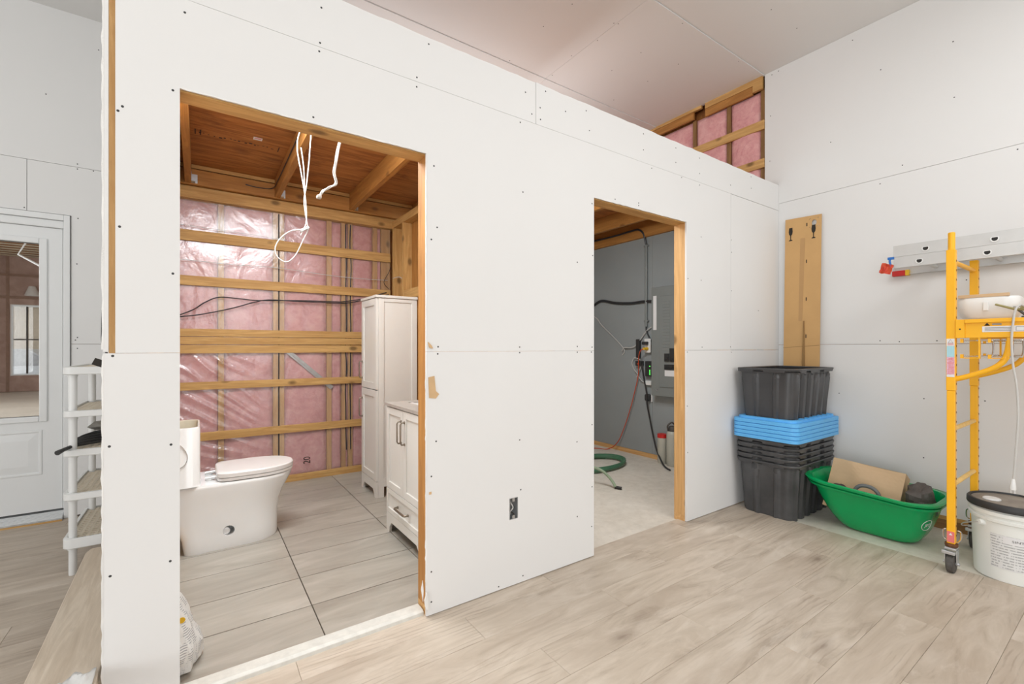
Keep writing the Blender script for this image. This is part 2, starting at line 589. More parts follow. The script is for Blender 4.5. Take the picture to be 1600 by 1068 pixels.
def struct(name, loc=(0, 0, 0)):
    o = bpy.data.objects.new(name, None)
    o.empty_display_size = 0.1
    o.location = loc
    o['kind'] = 'structure'
    COL.objects.link(o)
    return o


def tag(o, label, category, group=None):
    o['label'] = label
    o['category'] = category
    if group:
        o['group'] = group
    return o


def thing(name, label, category, loc=(0, 0, 0), group=None):
    o = bpy.data.objects.new(name, None)
    o.empty_display_size = 0.1
    o.location = loc
    COL.objects.link(o)
    return tag(o, label, category, group)


def box(parent, name, mat, x0, x1, y0, y1, z0, z1, bevel=0.0):
    return MB().box(x0, x1, y0, y1, z0, z1).build(name, mat, parent, bevel=bevel)


def stuff(o):
    o['kind'] = 'stuff'
    return o


def cells(parent, name, mat, plane, us, vs, holes, a, b, jitter=0.0):
    """a sheet in PLANE between depths a and b made of grid cells, HOLES left out, with proper cut edges."""
    def P(i, j, k):
        u, w = us[i], vs[j]
        return {'xy': (u, w, k), 'xz': (u, k, w), 'yz': (k, u, w)}[plane]
    solid = lambda i, j: 0 <= i < len(us) - 1 and 0 <= j < len(vs) - 1 and (i, j) not in holes
    m = MB()
    idx = {}

    def V(i, j, k):
        key = (i, j, k)
        if key not in idx:
            idx[key] = len(m.v)
            m.v.append(P(i, j, (a, b)[k]))
        return idx[key]
    for i in range(len(us) - 1):
        for j in range(len(vs) - 1):
            if not solid(i, j):
                continue
            m.f.append((V(i, j, 0), V(i + 1, j, 0), V(i + 1, j + 1, 0), V(i, j + 1, 0)))
            m.f.append((V(i, j, 1), V(i, j + 1, 1), V(i + 1, j + 1, 1), V(i + 1, j, 1)))
            for (di, dj, p, q) in ((-1, 0, (i, j), (i, j + 1)), (1, 0, (i + 1, j), (i + 1, j + 1)), (0, -1, (i, j), (i + 1, j)), (0, 1, (i, j + 1), (i + 1, j + 1))):
                if not solid(i + di, j + dj):
                    m.f.append((V(*p, 0), V(*q, 0), V(*q, 1), V(*p, 1)))
    m.m = [0] * len(m.f)
    return m.build(name, mat, parent)


def text_mb(s, size, mat4, depth=0.0006, font_scale=(1, 1), bend=None):
    cu = bpy.data.curves.new('t', 'FONT')
    cu.body = s
    cu.size = size
    cu.extrude = depth
    cu.align_x = 'CENTER'
    cu.align_y = 'CENTER'
    cu.resolution_u = 3
    o = bpy.data.objects.new('t', cu)
    COL.objects.link(o)
    dg = bpy.context.evaluated_depsgraph_get()
    me = bpy.data.meshes.new_from_object(o.evaluated_get(dg))
    m = MB()
    vs = [Vector((v.co.x * font_scale[0], v.co.y * font_scale[1], v.co.z)) for v in me.vertices]
    vs = [bend(v) for v in vs] if bend else [mat4 @ v for v in vs]
    m.add(vs, [tuple(p.vertices) for p in me.polygons])
    bpy.data.objects.remove(o)
    bpy.data.curves.remove(cu)
    bpy.data.meshes.remove(me)
    return m


def face_mx(loc):   # text facing -X, reading along -Y
    return Matrix(((0, 0, -1, loc[0]), (-1, 0, 0, loc[1]), (0, 1, 0, loc[2]), (0, 0, 0, 1)))


def face_my(loc):   # text facing -Y, reading along +X
    return Matrix(((1, 0, 0, loc[0]), (0, 0, -1, loc[1]), (0, 1, 0, loc[2]), (0, 0, 0, 1)))


def screws(parent, pts, plane, k, r=0.0042):
    m = MB()
    for (u, w) in pts:
        c = {'xz': (u, k, w), 'yz': (k, u, w), 'xy': (u, w, k)}[plane]
        a, b = {'xz': ((1, 0, 0), (0, 0, 1)), 'yz': ((0, 1, 0), (0, 0, 1)), 'xy': ((1, 0, 0), (0, 1, 0))}[plane]
        nrm = {'xz': (0, -1, 0), 'yz': (-1, 0, 0), 'xy': (0, 0, -1)}[plane]
        c, a, b, nrm = Vector(c), Vector(a), Vector(b), Vector(nrm)
        r1 = [c + (a * math.cos(t) + b * math.sin(t)) * r for t in [PI / 4 * q for q in range(8)]]
        r2 = [c + nrm * 0.0006 + (a * math.cos(t) + b * math.sin(t)) * r * 0.8 for t in [PI / 4 * q for q in range(8)]]
        m.loft([r1, r2])
    return stuff(m.build('drywall_screws', 'screw', parent))


# ================================================================ FLOOR
floor = struct('floor')
MB().box(-6.5, 4.4, -9.45, 4.72, -0.12, -0.006).build('concrete_slab', 'concrete', floor)
PW, PL = 0.1815, 1.22
row = 0
y = 4.545
pm = MB().box(0.0004, PL - 0.0004, 0.0004, PW - 0.0004, -0.006, 0.0)
base_plank = None
planks = []
while y - PW > -1.6:
    y0 = y - PW
    xs0 = -3.2 - ((row * 0.437) % 1.0) * PL
    xmax = 3.493 if y0 < 1.95 else -0.252
    x = xs0
    while x < xmax:
        x1 = min(x + PL, xmax)
        if x1 - x > 0.05 and x1 > -3.0:
            L = x1 - x
            if abs(L - PL) < 1e-6:
                if base_plank is None:
                    base_plank = pm.build('plank', 'vinyl', floor, local=True, bevel=0.0012, seg=1)
                    o = base_plank
                else:
                    o = base_plank.copy()
                    COL.objects.link(o)
            else:
                o = MB().box(0.0004, L - 0.0004, 0.0004, PW - 0.0004, -0.006, 0.0).build('plank', 'vinyl', floor, local=True, bevel=0.0012, seg=1)
            o.parent = floor
            o.location = (x, y0, 0)
        x += PL
    y -= PW
    row += 1

fb = struct('floor_bathroom')
MB().box(-0.145, 1.72, 1.985, 4.55, -0.005, 0.0105).build('grout_bed', 'grout', fb)
G = 0.0026
ycuts = [1.99, 2.303, 2.612, 2.917, 3.226, 3.535, 3.845, 4.155, 4.465, 4.55]
xcuts = [-0.145, 0.443, 1.048, 1.655, 1.72]
for i in range(len(xcuts) - 1):
    for j in range(len(ycuts) - 1):
        MB().box(xcuts[i] + G, xcuts[i + 1] - G, ycuts[j] + G, ycuts[j + 1] - G, 0.002, 0.015).build('tile', 'tile', fb, bevel=0.0006, seg=1)
trim = struct('trim_1')
MB().prism([(1.948, -0.006), (1.952, 0.014), (1.965, 0.021), (2.02, 0.021), (2.032, 0.014), (2.034, -0.006)], 'yz', -0.05, 0.858).build('threshold_strip', 'threshold_stone', trim, bevel=0.002)

# ================================================================ FRONT PARTITION
YF, YB = 1.926, 1.9387
DL1, DR1, DL2, DR2, ZH = -0.052, 0.8595, 1.929, 2.842, 2.128
wf = struct('wall_front')
g = 0.0012
cells(wf, 'drywall_panel', 'drywall', 'xz', [-0.250, DL1], [0.004, 1.2175], (), YF, YB)
cells(wf, 'drywall_panel', 'drywall', 'xz', [DR1, 1.321, 1.375, DL2], [0.004, 0.345, 0.456, 1.2175], {(1, 1)}, YF, YB)
cells(wf, 'drywall_panel', 'drywall', 'xz', [DR2, 4.188], [0.004, 1.2165], (), YF, YB)
cells(wf, 'drywall_panel', 'drywall', 'xz', [-0.2195, DL1, DR1, DL2, DR2, 3.4165], [1.2185, ZH, 2.4385], {(1, 0), (3, 0)}, YF, YB)
cells(wf, 'drywall_panel', 'drywall', 'xz', [3.4195, 4.188], [1.2195, 2.4365], (), YF, YB)
# top strip with a slightly ragged cut along its upper edge
for (xa, xb) in ((-0.2195, 1.4915), (1.4945, 4.188)):
    poly = [(xa, 2.4397), (xb, 2.4397)]
    n = int((xb - xa) / 0.06)
    for k in range(n, -1, -1):
        poly.append((xa + (xb - xa) * k / n, 2.662 + random.uniform(-0.003, 0.003)))
    MB().prism(poly, 'xz', YF, YB).build('drywall_panel', 'drywall', wf)
# the end face sheet edge, its ragged paper and the stud edge left bare above the seam
MB().box(-0.2495, -0.2368, 1.928, 4.55, 1.222, 3.69).build('drywall_panel', 'drywall', wf)
MB().box(-0.2495, -0.2368, 1.9405, 4.55, 0.004, 1.216).build('drywall_panel', 'drywall', wf)
for (xa, xb) in ((-0.2365, -0.1985), (-0.098, -0.060)):
    MB().box(xa, xb, 1.9395, 2.030, 0.0, 2.55 if xb < -0.15 else 2.45).build('stud', 'spruce_z', wf)
MB().box(-0.2365, -0.1985, 1.9395, 2.03, 2.552, 3.69).build('stud', 'spruce_z', wf)
for x0 in (DR1 + 0.004, 1.270, 1.386 + 0.01, 1.875, DR2 + 0.004, 3.40, 3.80, 4.14):
    ztop = 2.56
    MB().box(x0, x0 + 0.038, 1.9395, 2.030, 0.042, ztop).build('stud', 'joist_z' if x0 < 1 else 'spruce_z', wf)
for (xa, xb) in ((-0.0595, DR1 + 0.0035), (DL2 - 0.014, DR2 + 0.0035)):
    MB().box(xa, xb, 1.9395, 2.030, ZH - 0.006, ZH + 0.032).build('header', 'pine_x', wf)
    for k in range(1, 3):
        xm = xa + (xb - xa) * k / 3
        MB().box(xm, xm + 0.038, 1.9395, 2.03, ZH + 0.033, 2.56).build('stud', 'spruce_z', wf)
for (xa, xb) in ((-0.2365, -0.0600), (DR1 + 0.004, DL2 - 0.014), (DR2 + 0.004, 4.18)):
    MB().box(xa, xb, 1.9395, 2.030, -0.006, 0.041).build('sole_plate', 'spruce_x', wf)
MB().box(-0.198, 4.18, 1.9395, 2.030, 2.561, 2.650).build('top_plate', 'spruce_x', wf)
# ragged paper edges at the cuts
def ragged(name, plane, path, k0, k1, amp, mat='gypsum'):
    """thin ragged strip along a straight cut: path = (u0,w0,u1,w1, du, dw) with the overhang direction du,dw"""
    u0, w0, u1, w1, du, dw = path
    n = 46
    poly = []
    for i in range(n + 1):
        s = i / n
        a = amp * (0.25 + abs(mnoise.noise(Vector((s * 23, k0 * 7 + u0, w0)))) * 1.6)
        poly.append((u0 + (u1 - u0) * s + du * a, w0 + (w1 - w0) * s + dw * a))
    poly += [(u1 - du * 0.002, w1 - dw * 0.002), (u0 - du * 0.002, w0 - dw * 0.002)]
    return MB().prism(poly, plane, k0, k1).build(name, mat, wf)
ragged('torn_paper_edge', 'xz', (DR1, 0.01, DR1, 1.21, -1, 0), YF - 0.0006, YF + 0.002, 0.006)
ragged('torn_paper_edge', 'xz', (DR1, 1.22, DR1, ZH, -1, 0), YF - 0.0006, YF + 0.002, 0.003)
ragged('torn_paper_edge', 'xz', (DR2, 0.01, DR2, 1.21, -1, 0), YF - 0.0006, YF + 0.002, 0.003)
ragged('torn_paper_edge', 'xz', (DL1, ZH, DR1, ZH, 0, -1), YF - 0.0006, YF + 0.002, 0.004)
ragged('torn_paper_edge', 'xz', (DL2, ZH, DR2, ZH, 0, -1), YF - 0.0006, YF + 0.002, 0.004)
ragged('torn_paper_edge', 'xz', (-0.250, 0.01, -0.250, 1.21, -1, 0), YF - 0.0006, YF + 0.002, 0.005)
ragged('torn_paper_edge', 'xz', (-0.2495, 1.23, -0.2495, 2.66, -1, 0), 1.9275, 1.930, 0.005)
# torn flaps: kraft paper below the seam beside the first doorway, white flap at its foot
MB().prism([(0.868, 1.10), (0.898, 1.105), (0.905, 1.035), (0.922, 1.02), (0.905, 1.0), (0.872, 1.005)], 'xz', YF - 0.0035, YF - 0.0005).build('torn_kraft_paper', 'paper_tan', wf)
MB().prism([(0.866, 1.262), (0.884, 1.245), (0.890, 1.232), (0.872, 1.236)], 'xz', YF - 0.006, YF - 0.0005).build('torn_kraft_paper', 'paper_tan', wf)
MB().prism([(0.872, 0.560), (0.884, 0.560), (0.884, 0.572), (0.872, 0.572)], 'xz', YF - 0.002, YF - 0.0005).build('torn_kraft_paper', 'paper_tan', wf)
MB().prism([(0.846, 0.085), (0.858, 0.12), (0.866, 0.075), (0.864, 0.03), (0.850, 0.055)], 'xz', YF - 0.010, YF - 0.004).build('torn_paper_flap', 'gypsum', wf)
MB().prism([(0.838, 0.13), (0.846, 0.17), (0.850, 0.12), (0.847, 0.07)], 'xz', YF + 0.01, YF + 0.013).build('torn_paper_flap', 'gypsum', wf)
FR = [(-0.038, 2.392), (-0.202, 2.018), (-0.213, 2.001), (-0.071, 2.113), (-0.209, 1.627), (0.812, 2.415), (0.376, 2.151), (0.897, 2.077), (0.884, 1.735), (0.401, 2.456), (0.398, 2.421), (-0.226, 1.209), (-0.071, 1.488), (-0.234, 0.919), (-0.076, 0.906), (-0.232, 0.503), (-0.078, 0.51), (1.407, 2.056), (0.913, 1.795), (0.918, 1.24), (0.916, 1.207), (1.386, 1.239), (1.386, 1.21), (0.908, 0.801), (1.386, 0.752), (0.884, 0.642), (1.393, 0.49), (0.884, 0.202), (0.884, 0.063), (1.254, 0.022), (1.407, 0.034), (0.406, 2.599), (0.813, 2.458), (1.424, 2.588), (1.561, 2.637), (1.523, 2.536), (1.466, 2.485), (1.525, 2.473), (1.39, 2.419), (1.705, 2.57), (1.866, 2.622), (1.892, 2.513), (0.871, 2.631), (2.377, 2.625), (2.377, 2.521), (2.719, 2.619), (2.719, 2.519), (3.0, 2.616), (2.46, 2.42), (2.785, 2.429), (3.0, 2.504), (3.414, 2.505), (3.721, 2.636), (3.726, 2.543), (3.0, 2.42), (2.11, 2.15), (2.33, 2.167), (2.33, 2.151), (1.913, 2.087), (1.795, 1.728), (1.918, 1.781), (1.795, 1.243), (1.795, 1.21), (1.913, 1.239), (1.908, 1.21), (2.86, 1.727), (3.02, 2.045), (3.02, 1.729), (2.852, 1.205), (3.032, 1.24), (1.793, 0.694), (1.913, 0.781), (1.913, 0.414), (1.795, 0.263), (1.91, 0.18), (2.852, 0.822), (2.857, 0.492), (3.424, 2.078), (3.428, 1.982), (3.424, 1.681), (3.413, 1.243), (3.424, 1.201), (3.84, 1.545)]
screws(wf, FR, 'xz', YF)

ob = thing('outlet_box', 'empty metal outlet box with loose cable recessed low in the white partition', 'electrical box', (1.348, 1.94, 0.40))
m = MB()
m.box(1.322, 1.374, 1.985, 1.987, 0.346, 0.455).box(1.322, 1.3235, 1.927, 1.985, 0.346, 0.455).box(1.3725, 1.374, 1.927, 1.985, 0.346, 0.455)
m.box(1.3235, 1.3725, 1.927, 1.985, 0.346, 0.3475).box(1.3235, 1.3725, 1.927, 1.985, 0.4535, 0.455)
m.box(1.34, 1.356, 1.927, 1.93, 0.436, 0.4535).box(1.34, 1.356, 1.927, 1.93, 0.3475, 0.365)
m.build('metal_box', 'galv', ob)
MB().tube(cat([(1.345, 1.975, 0.44), (1.342, 1.945, 0.425), (1.352, 1.94, 0.40), (1.338, 1.945, 0.38), (1.35, 1.96, 0.36)]), 0.0035).build('cable_end', 'white_cable', ob, smooth=True)
MB().tube(cat([(1.36, 1.98, 0.37), (1.365, 1.945, 0.36), (1.35, 1.935, 0.352)]), 0.0025).build('cable_end', 'bronze', ob, smooth=True)

# ================================================================ RIGHT WALL
wr = struct('wall_right')
XR = 4.19
zr = [0.088, 1.2625, 2.500, 3.692]
yr = [-9.3, -5.3, -1.62, 2.046]
for j in range(3):
    for i in range(3):
        cells(wr, 'drywall_panel', 'drywall', 'yz', [yr[i] + g, yr[i + 1] - g], [zr[j] + g, zr[j + 1] - g], (), XR, XR + 0.0127)
RT = [(1.984, 3.661), (1.928, 3.666), (1.995, 3.3), (2.001, 2.9), (1.204, 3.312), (0.81, 3.303), (1.208, 2.461), (0.804, 2.924), (1.529, 2.892), (1.077, 2.557), (0.517, 2.47), (0.959, 0.878), (0.961, 0.463), (0.659, 0.891), (1.208, 1.288), (1.095, 1.28), (0.891, 1.284), (0.745, 1.686), (1.471, 0.874), (1.381, 3.631)]
screws(wr, RT, 'yz', XR)
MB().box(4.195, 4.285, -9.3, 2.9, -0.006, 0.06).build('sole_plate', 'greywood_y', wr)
MB().box(4.200, 4.215, -9.3, 2.0, 0.060, 0.10).build('bottom_strap', 'pine_y', wr)
# bare insulated bay beyond the partition
for (ya, yb2, z0, z1) in ((2.06, 2.62, 3.575, 3.688), (2.66, 3.9, 3.60, 3.688)):
    MB().box(4.172, 4.20, ya, yb2, z0 + 0.055, z1).build('top_plate', 'pine_y', wr)
    MB().box(4.178, 4.20, ya + 0.09, yb2, z0 - 0.02, z0 + 0.053).build('top_plate', 'joist_y', wr)
MB().box(4.17, 4.199, 2.06, 2.145, 3.57, 3.632).build('blocking', 'pine_y', wr)
for (z0, z1) in ((3.208, 3.288), (2.862, 2.942)):
    MB().box(4.181, 4.20, 2.048, 4.4, z0, z1).build('strapping', 'pine_y', wr)
for y0 in (2.048, 2.37, 2.735, 3.3):
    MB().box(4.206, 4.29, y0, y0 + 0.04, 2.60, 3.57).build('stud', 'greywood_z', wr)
MB().box(4.286, 4.30, -9.42, 4.72, -0.1, 3.92).build('sheathing', 'ply', wr)


def batt(parent, plane, u0, u1, v0, v1, front, depth, mat='pink', seed=0, puff=0.018):
    nu = max(6, int((u1 - u0) / 0.035))
    nv = max(6, int((v1 - v0) / 0.035))
    rings = []
    sgn = -1 if plane in ('xz', 'yz') else 1
    m = MB()
    for j in range(nv + 1):
        for i in range(nu + 1):
            a, b = i / nu, j / nv
            e = min(1, 6 * min(a, 1 - a)) ** 0.5 * min(1, 8 * min(b, 1 - b)) ** 0.5
            u, w = u0 + (u1 - u0) * a, v0 + (v1 - v0) * b
            h = puff * e * (0.35 + 0.9 * (0.5 + 0.5 * mnoise.noise(Vector((u * 6 + seed, w * 6, seed * 3.1))) + 0.35 * mnoise.noise(Vector((u * 17, w * 17 + seed, 4)))))
            k = front - h + 0.012
            m.v.append((u, k, w) if plane == 'xz' else (k, u, w))
    for j in range(nv):
        for i in range(nu):
            q = j * (nu + 1) + i
            m.f.append((q, q + 1, q + nu + 2, q + nu + 1))
    m.m = [0] * len(m.f)
    # back and sides
    base = len(m.v)
    edge = [i for i in range(nu + 1)] + [(j) * (nu + 1) + nu for j in range(1, nv + 1)] + [nv * (nu + 1) + i for i in range(nu - 1, -1, -1)] + [j * (nu + 1) for j in range(nv - 1, 0, -1)]
    for e in edge:
        p = m.v[e]
        m.v.append((p[0], front + depth, p[2]) if plane == 'xz' else (front + depth, p[1], p[2]))
    n = len(edge)
    for i in range(n):
        m.f.append((edge[i], edge[(i + 1) % n], base + (i + 1) % n, base + i))
        m.m.append(0)
    m.f.append(tuple(range(base, base + n)))
    m.m.append(0)
    return m.build('insulation_batt', mat, parent, smooth=180)


for k, (ya, yb2) in enumerate(((2.09, 2.368), (2.412, 2.733), (2.777, 3.298), (3.342, 3.9))):
    batt(wr, 'yz', ya, yb2, 2.62, 3.565, 4.207, 0.06, seed=k * 5, puff=0.03)
# gray boarded utility-room stretch
for (ya, yb2) in ((2.05, 3.27), (3.272, 4.545)):
    MB().box(4.19, 4.203, ya, yb2, 0.045, 2.495).build('wall_board', 'gray_board', wr)
MB().box(4.186, 4.20, 2.05, 4.54, -0.006, 0.043).build('bottom_strap', 'spruce_y', wr)
MB().box(4.150, 4.189, 2.05, 4.545, 2.49, 2.705).build('ledger', 'joist_y', wr)

# ================================================================ BACK WALL
wb = struct('wall_back')
YK = 4.55
DX0, DX1, DZ = -1.70, -0.762, 2.196
cells(wb, 'drywall_panel', 'drywall', 'xz', [DX1, -0.2515], [0.01, 1.262], (), YK, YK + 0.0127)
cells(wb, 'drywall_panel', 'drywall', 'xz', [-0.987, DX1, -0.2515], [1.2645, DZ + 0.004, 2.560], {(0, 0)}, YK, YK + 0.0127)
cells(wb, 'drywall_panel', 'drywall', 'xz', [-4.4, DX0, -0.990], [1.2645, DZ + 0.004, 2.560], {(1, 0)}, YK, YK + 0.0127)
cells(wb, 'drywall_panel', 'drywall', 'xz', [-4.4, DX0], [0.01, 1.262], (), YK, YK + 0.0127)
cells(wb, 'drywall_panel', 'drywall', 'xz', [-4.4, -0.2515], [2.5625, 3.692], (), YK, YK + 0.0127)
cells(wb, 'drywall_panel', 'drywall', 'xz', [-0.235, 4.18], [2.74, 3.692], (), YK + 0.02, YK + 0.033)
screws(wb, [(-0.893, 3.046), (-0.613, 3.466), (-0.729, 2.585), (-0.729, 2.548), (-0.642, 2.553), (-1.001, 2.218), (-0.726, 2.186), (-0.732, 1.851), (-0.740, 1.292), (-0.729, 1.311), (-0.729, 1.231)], 'xz', YK)
MB().box(-0.758, -0.745, YK + 0.013, YK + 0.02, 0, 2.19).build('jack_stud', 'pine_z', wb)
MB().box(-0.235, 4.285, 4.66, 4.675, -0.005, 3.9).box(-6.5, -0.235, 4.66, 4.675, 2.25, 3.9).build('sheathing', 'ply', wb)
# gray utility end
MB().box(1.735, 4.185, YK, YK + 0.013, 0.045, 2.70).build('wall_board', 'gray_board', wb)
# bathroom: studs, batts, film, strapping
STUDS = [(-0.20, -0.16), (0.139, 0.180), (0.553, 0.595), (0.601, 0.643), (1.010, 1.052), (1.145, 1.183), (1.207, 1.249), (1.451, 1.495), (1.536, 1.628)]
for a, b in STUDS:
    MB().box(a, b, YK + 0.006, YK + 0.10, 0.05, 2.45).build('stud', 'pine_z', wb)
for k in range(len(STUDS) - 1):
    a, b = STUDS[k][1], STUDS[k + 1][0]
    if b - a > 0.02:
        batt(wb, 'xz', a + 0.002, b - 0.002, 0.05, 2.45, YK + 0.022, 0.07, seed=k * 7 + 2, puff=0.022)
MB().box(-0.235, 1.70, 4.50, YK + 0.09, 2.452, 2.548).build('top_plate', 'pine_x', wb)
MB().box(-0.235, 1.66, YK - 0.018, YK + 0.1, 0.012, 0.046).build('sole_plate', 'pine_x', wb)
STRAPS = [(2.112, 2.200), (1.748, 1.826), (1.330, 1.392), (1.264, 1.326), (1.190, 1.259), (0.888, 0.952), (0.464, 0.532)]
for z0, z1 in STRAPS:
    MB().box(-0.235, 1.625, YK - 0.018, YK + 0.001, z0, z1).build('strapping', 'pine_x', wb, bevel=0.001, seg=1)
MB().box(-0.235, 1.625, YK - 0.020, YK - 0.001, 0.047, 0.075).build('strapping', 'pine_x', wb)
# clear film with pulled wrinkles towards its lower left
nx, nz = 150, 170
m = MB()
for j in range(nz + 1):
    for i in range(nx + 1):
        x = -0.22 + 1.85 * i / nx
        z = 0.05 + 2.40 * j / nz
        clamp = min([1.0] + [max(0.0, min(1.0, (max(z0 - z, z - z1)) / 0.07)) for z0, z1 in STRAPS])
        h = 0.0
        if z < 1.22:
            fade = max(0.0, min(1.0, (0.62 - x) / 0.5)) * min(1.0, (1.22 - z) / 0.06)
            th = 0.60 + 0.28 * mnoise.noise(Vector((x * 2, z * 2, 1)))
            s = (z - 0.9) * math.cos(th) + (x) * math.sin(th) + 0.03 * mnoise.noise(Vector((x * 3, z * 3, 5)))
            rid = 1 - abs(math.sin(s * 34 + 2.0 * mnoise.noise(Vector((s * 5, 0, 3)))))
            h += 0.024 * fade * rid ** 3.0
        h += 0.004 * mnoise.noise(Vector((x * 5, z * 3, 9)))
        m.v.append((x, YK + 0.004 - 0.002 - h * clamp, z))
for j in range(nz):
    for i in range(nx):
        q = j * (nx + 1) + i
        m.f.append((q, q + 1, q + nx + 2, q + nx + 1))
m.m = [0] * len(m.f)
film = m.build('vapour_barrier_film', 'film', wb, smooth=180)
text_mb('20', 0.085, Matrix.Translation((0.832, YK - 0.013, 0.192)) @ Matrix.Rotation(-PI / 2, 4, 'Y') @ Matrix(((1, 0, 0, 0), (0, 0, -1, 0), (0, 1, 0, 0), (0, 0, 0, 1))), 0.0004, (0.8, 1)).build('stamped_number', 'ink', wb)

# bathroom side wall (left), behind the partition end
wl = struct('wall_left')
for y0 in (2.06, 2.45, 2.86, 3.27, 3.68, 4.09, 4.455):
    MB().box(-0.2355, -0.147, y0, y0 + 0.038, 0.042, 2.45).build('stud', 'pine_z', wl)
MB().box(-0.2355, -0.147, 2.05, 4.495, 0.0, 0.041).build('sole_plate', 'pine_y', wl)
MB().box(-0.2355, -0.147, 2.05, 4.445, 2.452, 2.545).build('top_plate', 'pine_y', wl)

# divider between bathroom and utility room
wi = struct('wall_inner')
for y0 in (4.452, 4.19, 3.79, 3.40, 3.0, 2.6, 2.2):
    MB().box(1.63, 1.718, y0, y0 + 0.038, 0.042, 2.45).build('stud', 'pine_z', wi)
MB().box(1.63, 1.718, 2.05, 4.495, 0.016, 0.041).build('sole_plate', 'pine_y', wi)
MB().box(1.63, 1.718, 2.05, 4.495, 2.452, 2.52).build('top_plate', 'pine_y', wi)
MB().box(1.632, 1.67, 3.83, 4.188, 1.70, 1.79).build('blocking', 'pine_y', wi)
MB().box(1.72, 1.733, 2.05, 4.545, 0.01, 2.52).build('sheathing', 'joist_z', wi)

# ================================================================ LOFT OVER THE BATHROOM
cb = struct('ceiling_bathroom')
for (xa, xb) in ((-0.24, 1.22), (1.223, 2.66), (2.663, 4.185)):
    for (ya, yb2) in ((2.05, 3.268), (3.271, 4.545)):
        MB().box(xa, xb, ya, yb2, 2.716, 2.730).build('plywood_panel', 'ply', cb)
for xc in (-0.066, 0.573, 1.212, 1.85, 2.49, 3.15, 3.79):
    MB().box(xc - 0.021, xc + 0.021, 2.05, 4.448, 2.556, 2.715).build('joist', 'joist_y', cb, bevel=0.002)
MB().box(-0.235, 4.145, 4.449, 4.487, 2.55, 2.672).build('ledger', 'joist_x', cb)
MB().box(-0.235, 4.145, 4.462, 4.49, 2.684, 2.714).build('blocking', 'pine_x', cb)
for xc in (-0.035, 0.606, 1.243):
    hm = MB().box(xc - 0.01, xc - 0.0085, 4.38, 4.448, 2.56, 2.63).box(xc - 0.01, xc + 0.03, 4.446, 4.4485, 2.56, 2.63)
    hm.box(xc - 0.01, xc + 0.015, 4.39, 4.448, 2.559, 2.561)
    hm.build('joist_hanger', 'galv', cb)
text_mb('SH', 0.10, Matrix.Translation((1.188, 2.98, 2.63)) @ Matrix(((0, 0, -1, 0), (-1, 0, 0, 0), (0, 1, 0, 0), (0, 0, 0, 1))), 0.0003).build('handwritten_letters', 'faint_ink', cb)
text_mb('o', 0.07, Matrix.Translation((1.188, 2.86, 2.61)) @ Matrix(((0, 0, -1, 0), (-1, 0, 0, 0), (0, 1, 0, 0), (0, 0, 0, 1))), 0.0003).build('handwritten_letters', 'faint_ink', cb)
MB().box(0.32, 0.375, 3.64, 3.685, 2.7145, 2.7158).build('paper_label', 'label_white', cb)
MB().box(0.326, 0.369, 3.650, 3.662, 2.7138, 2.7146).build('label_bar', 'label_red', cb)
sm = MB()
for k in range(16):
    x = 0.0 + 0.03 * k + random.uniform(-.006, .006)
    y = 3.775 + random.uniform(-0.012, 0.012)
    sm.box(x, x + random.uniform(0.008, 0.022), y, y + random.uniform(0.006, 0.02), 2.7152, 2.7159)
for x in (-0.02, 0.01, 0.49):
    sm.box(x, x + 0.006, 3.73, 3.82, 2.7152, 2.7159)
stuff(sm.build('grade_stamp', 'ink', cb))

# ================================================================ CEILING
ce = struct('ceiling')
xb_ = [-6.5, -4.75, -1.07, 2.596, 4.20]
yb_ = [-4.1, -2.85, -1.63, -0.40, 0.82, 2.046, 3.205, 4.57]
for j in range(len(yb_) - 1):
    for i in range(len(xb_) - 1):
        z0 = 3.692 if j < 5 else (3.684 if j == 5 else 3.677)
        MB().box(xb_[i] + 0.001, xb_[i + 1] - 0.001, yb_[j] + 0.0015, yb_[j + 1] - 0.0015, z0, z0 + 0.014).build('drywall_panel', 'drywall', ce)
screws(ce, [(2.19, 2.403), (2.162, 2.695), (2.184, 3.18), (1.392, 3.23), (1.759, 3.23), (2.577, 2.365), (2.61, 2.35), (2.615, 2.572), (2.573, 2.831), (2.615, 3.131), (3.019, 2.472), (3.002, 2.778), (3.395, 2.703), (3.407, 2.388), (3.374, 3.097), (3.004, 2.07), (3.796, 2.07)], 'xy', 3.6838)
screws(ce, [(3.422, 1.625), (3.783, 1.607)], 'xy', 3.6918)
MB().box(-6.5, 4.3, -9.4, 4.7, 3.90, 3.92).build('roof_sheathing', 'ply', ce)
for k in range(13):
    y0 = -9.2 + 0.40 * k
    MB().box(-6.5, 4.18, y0, y0 + 0.13, 3.80, 3.82).build('strapping', 'pale_slat', ce)

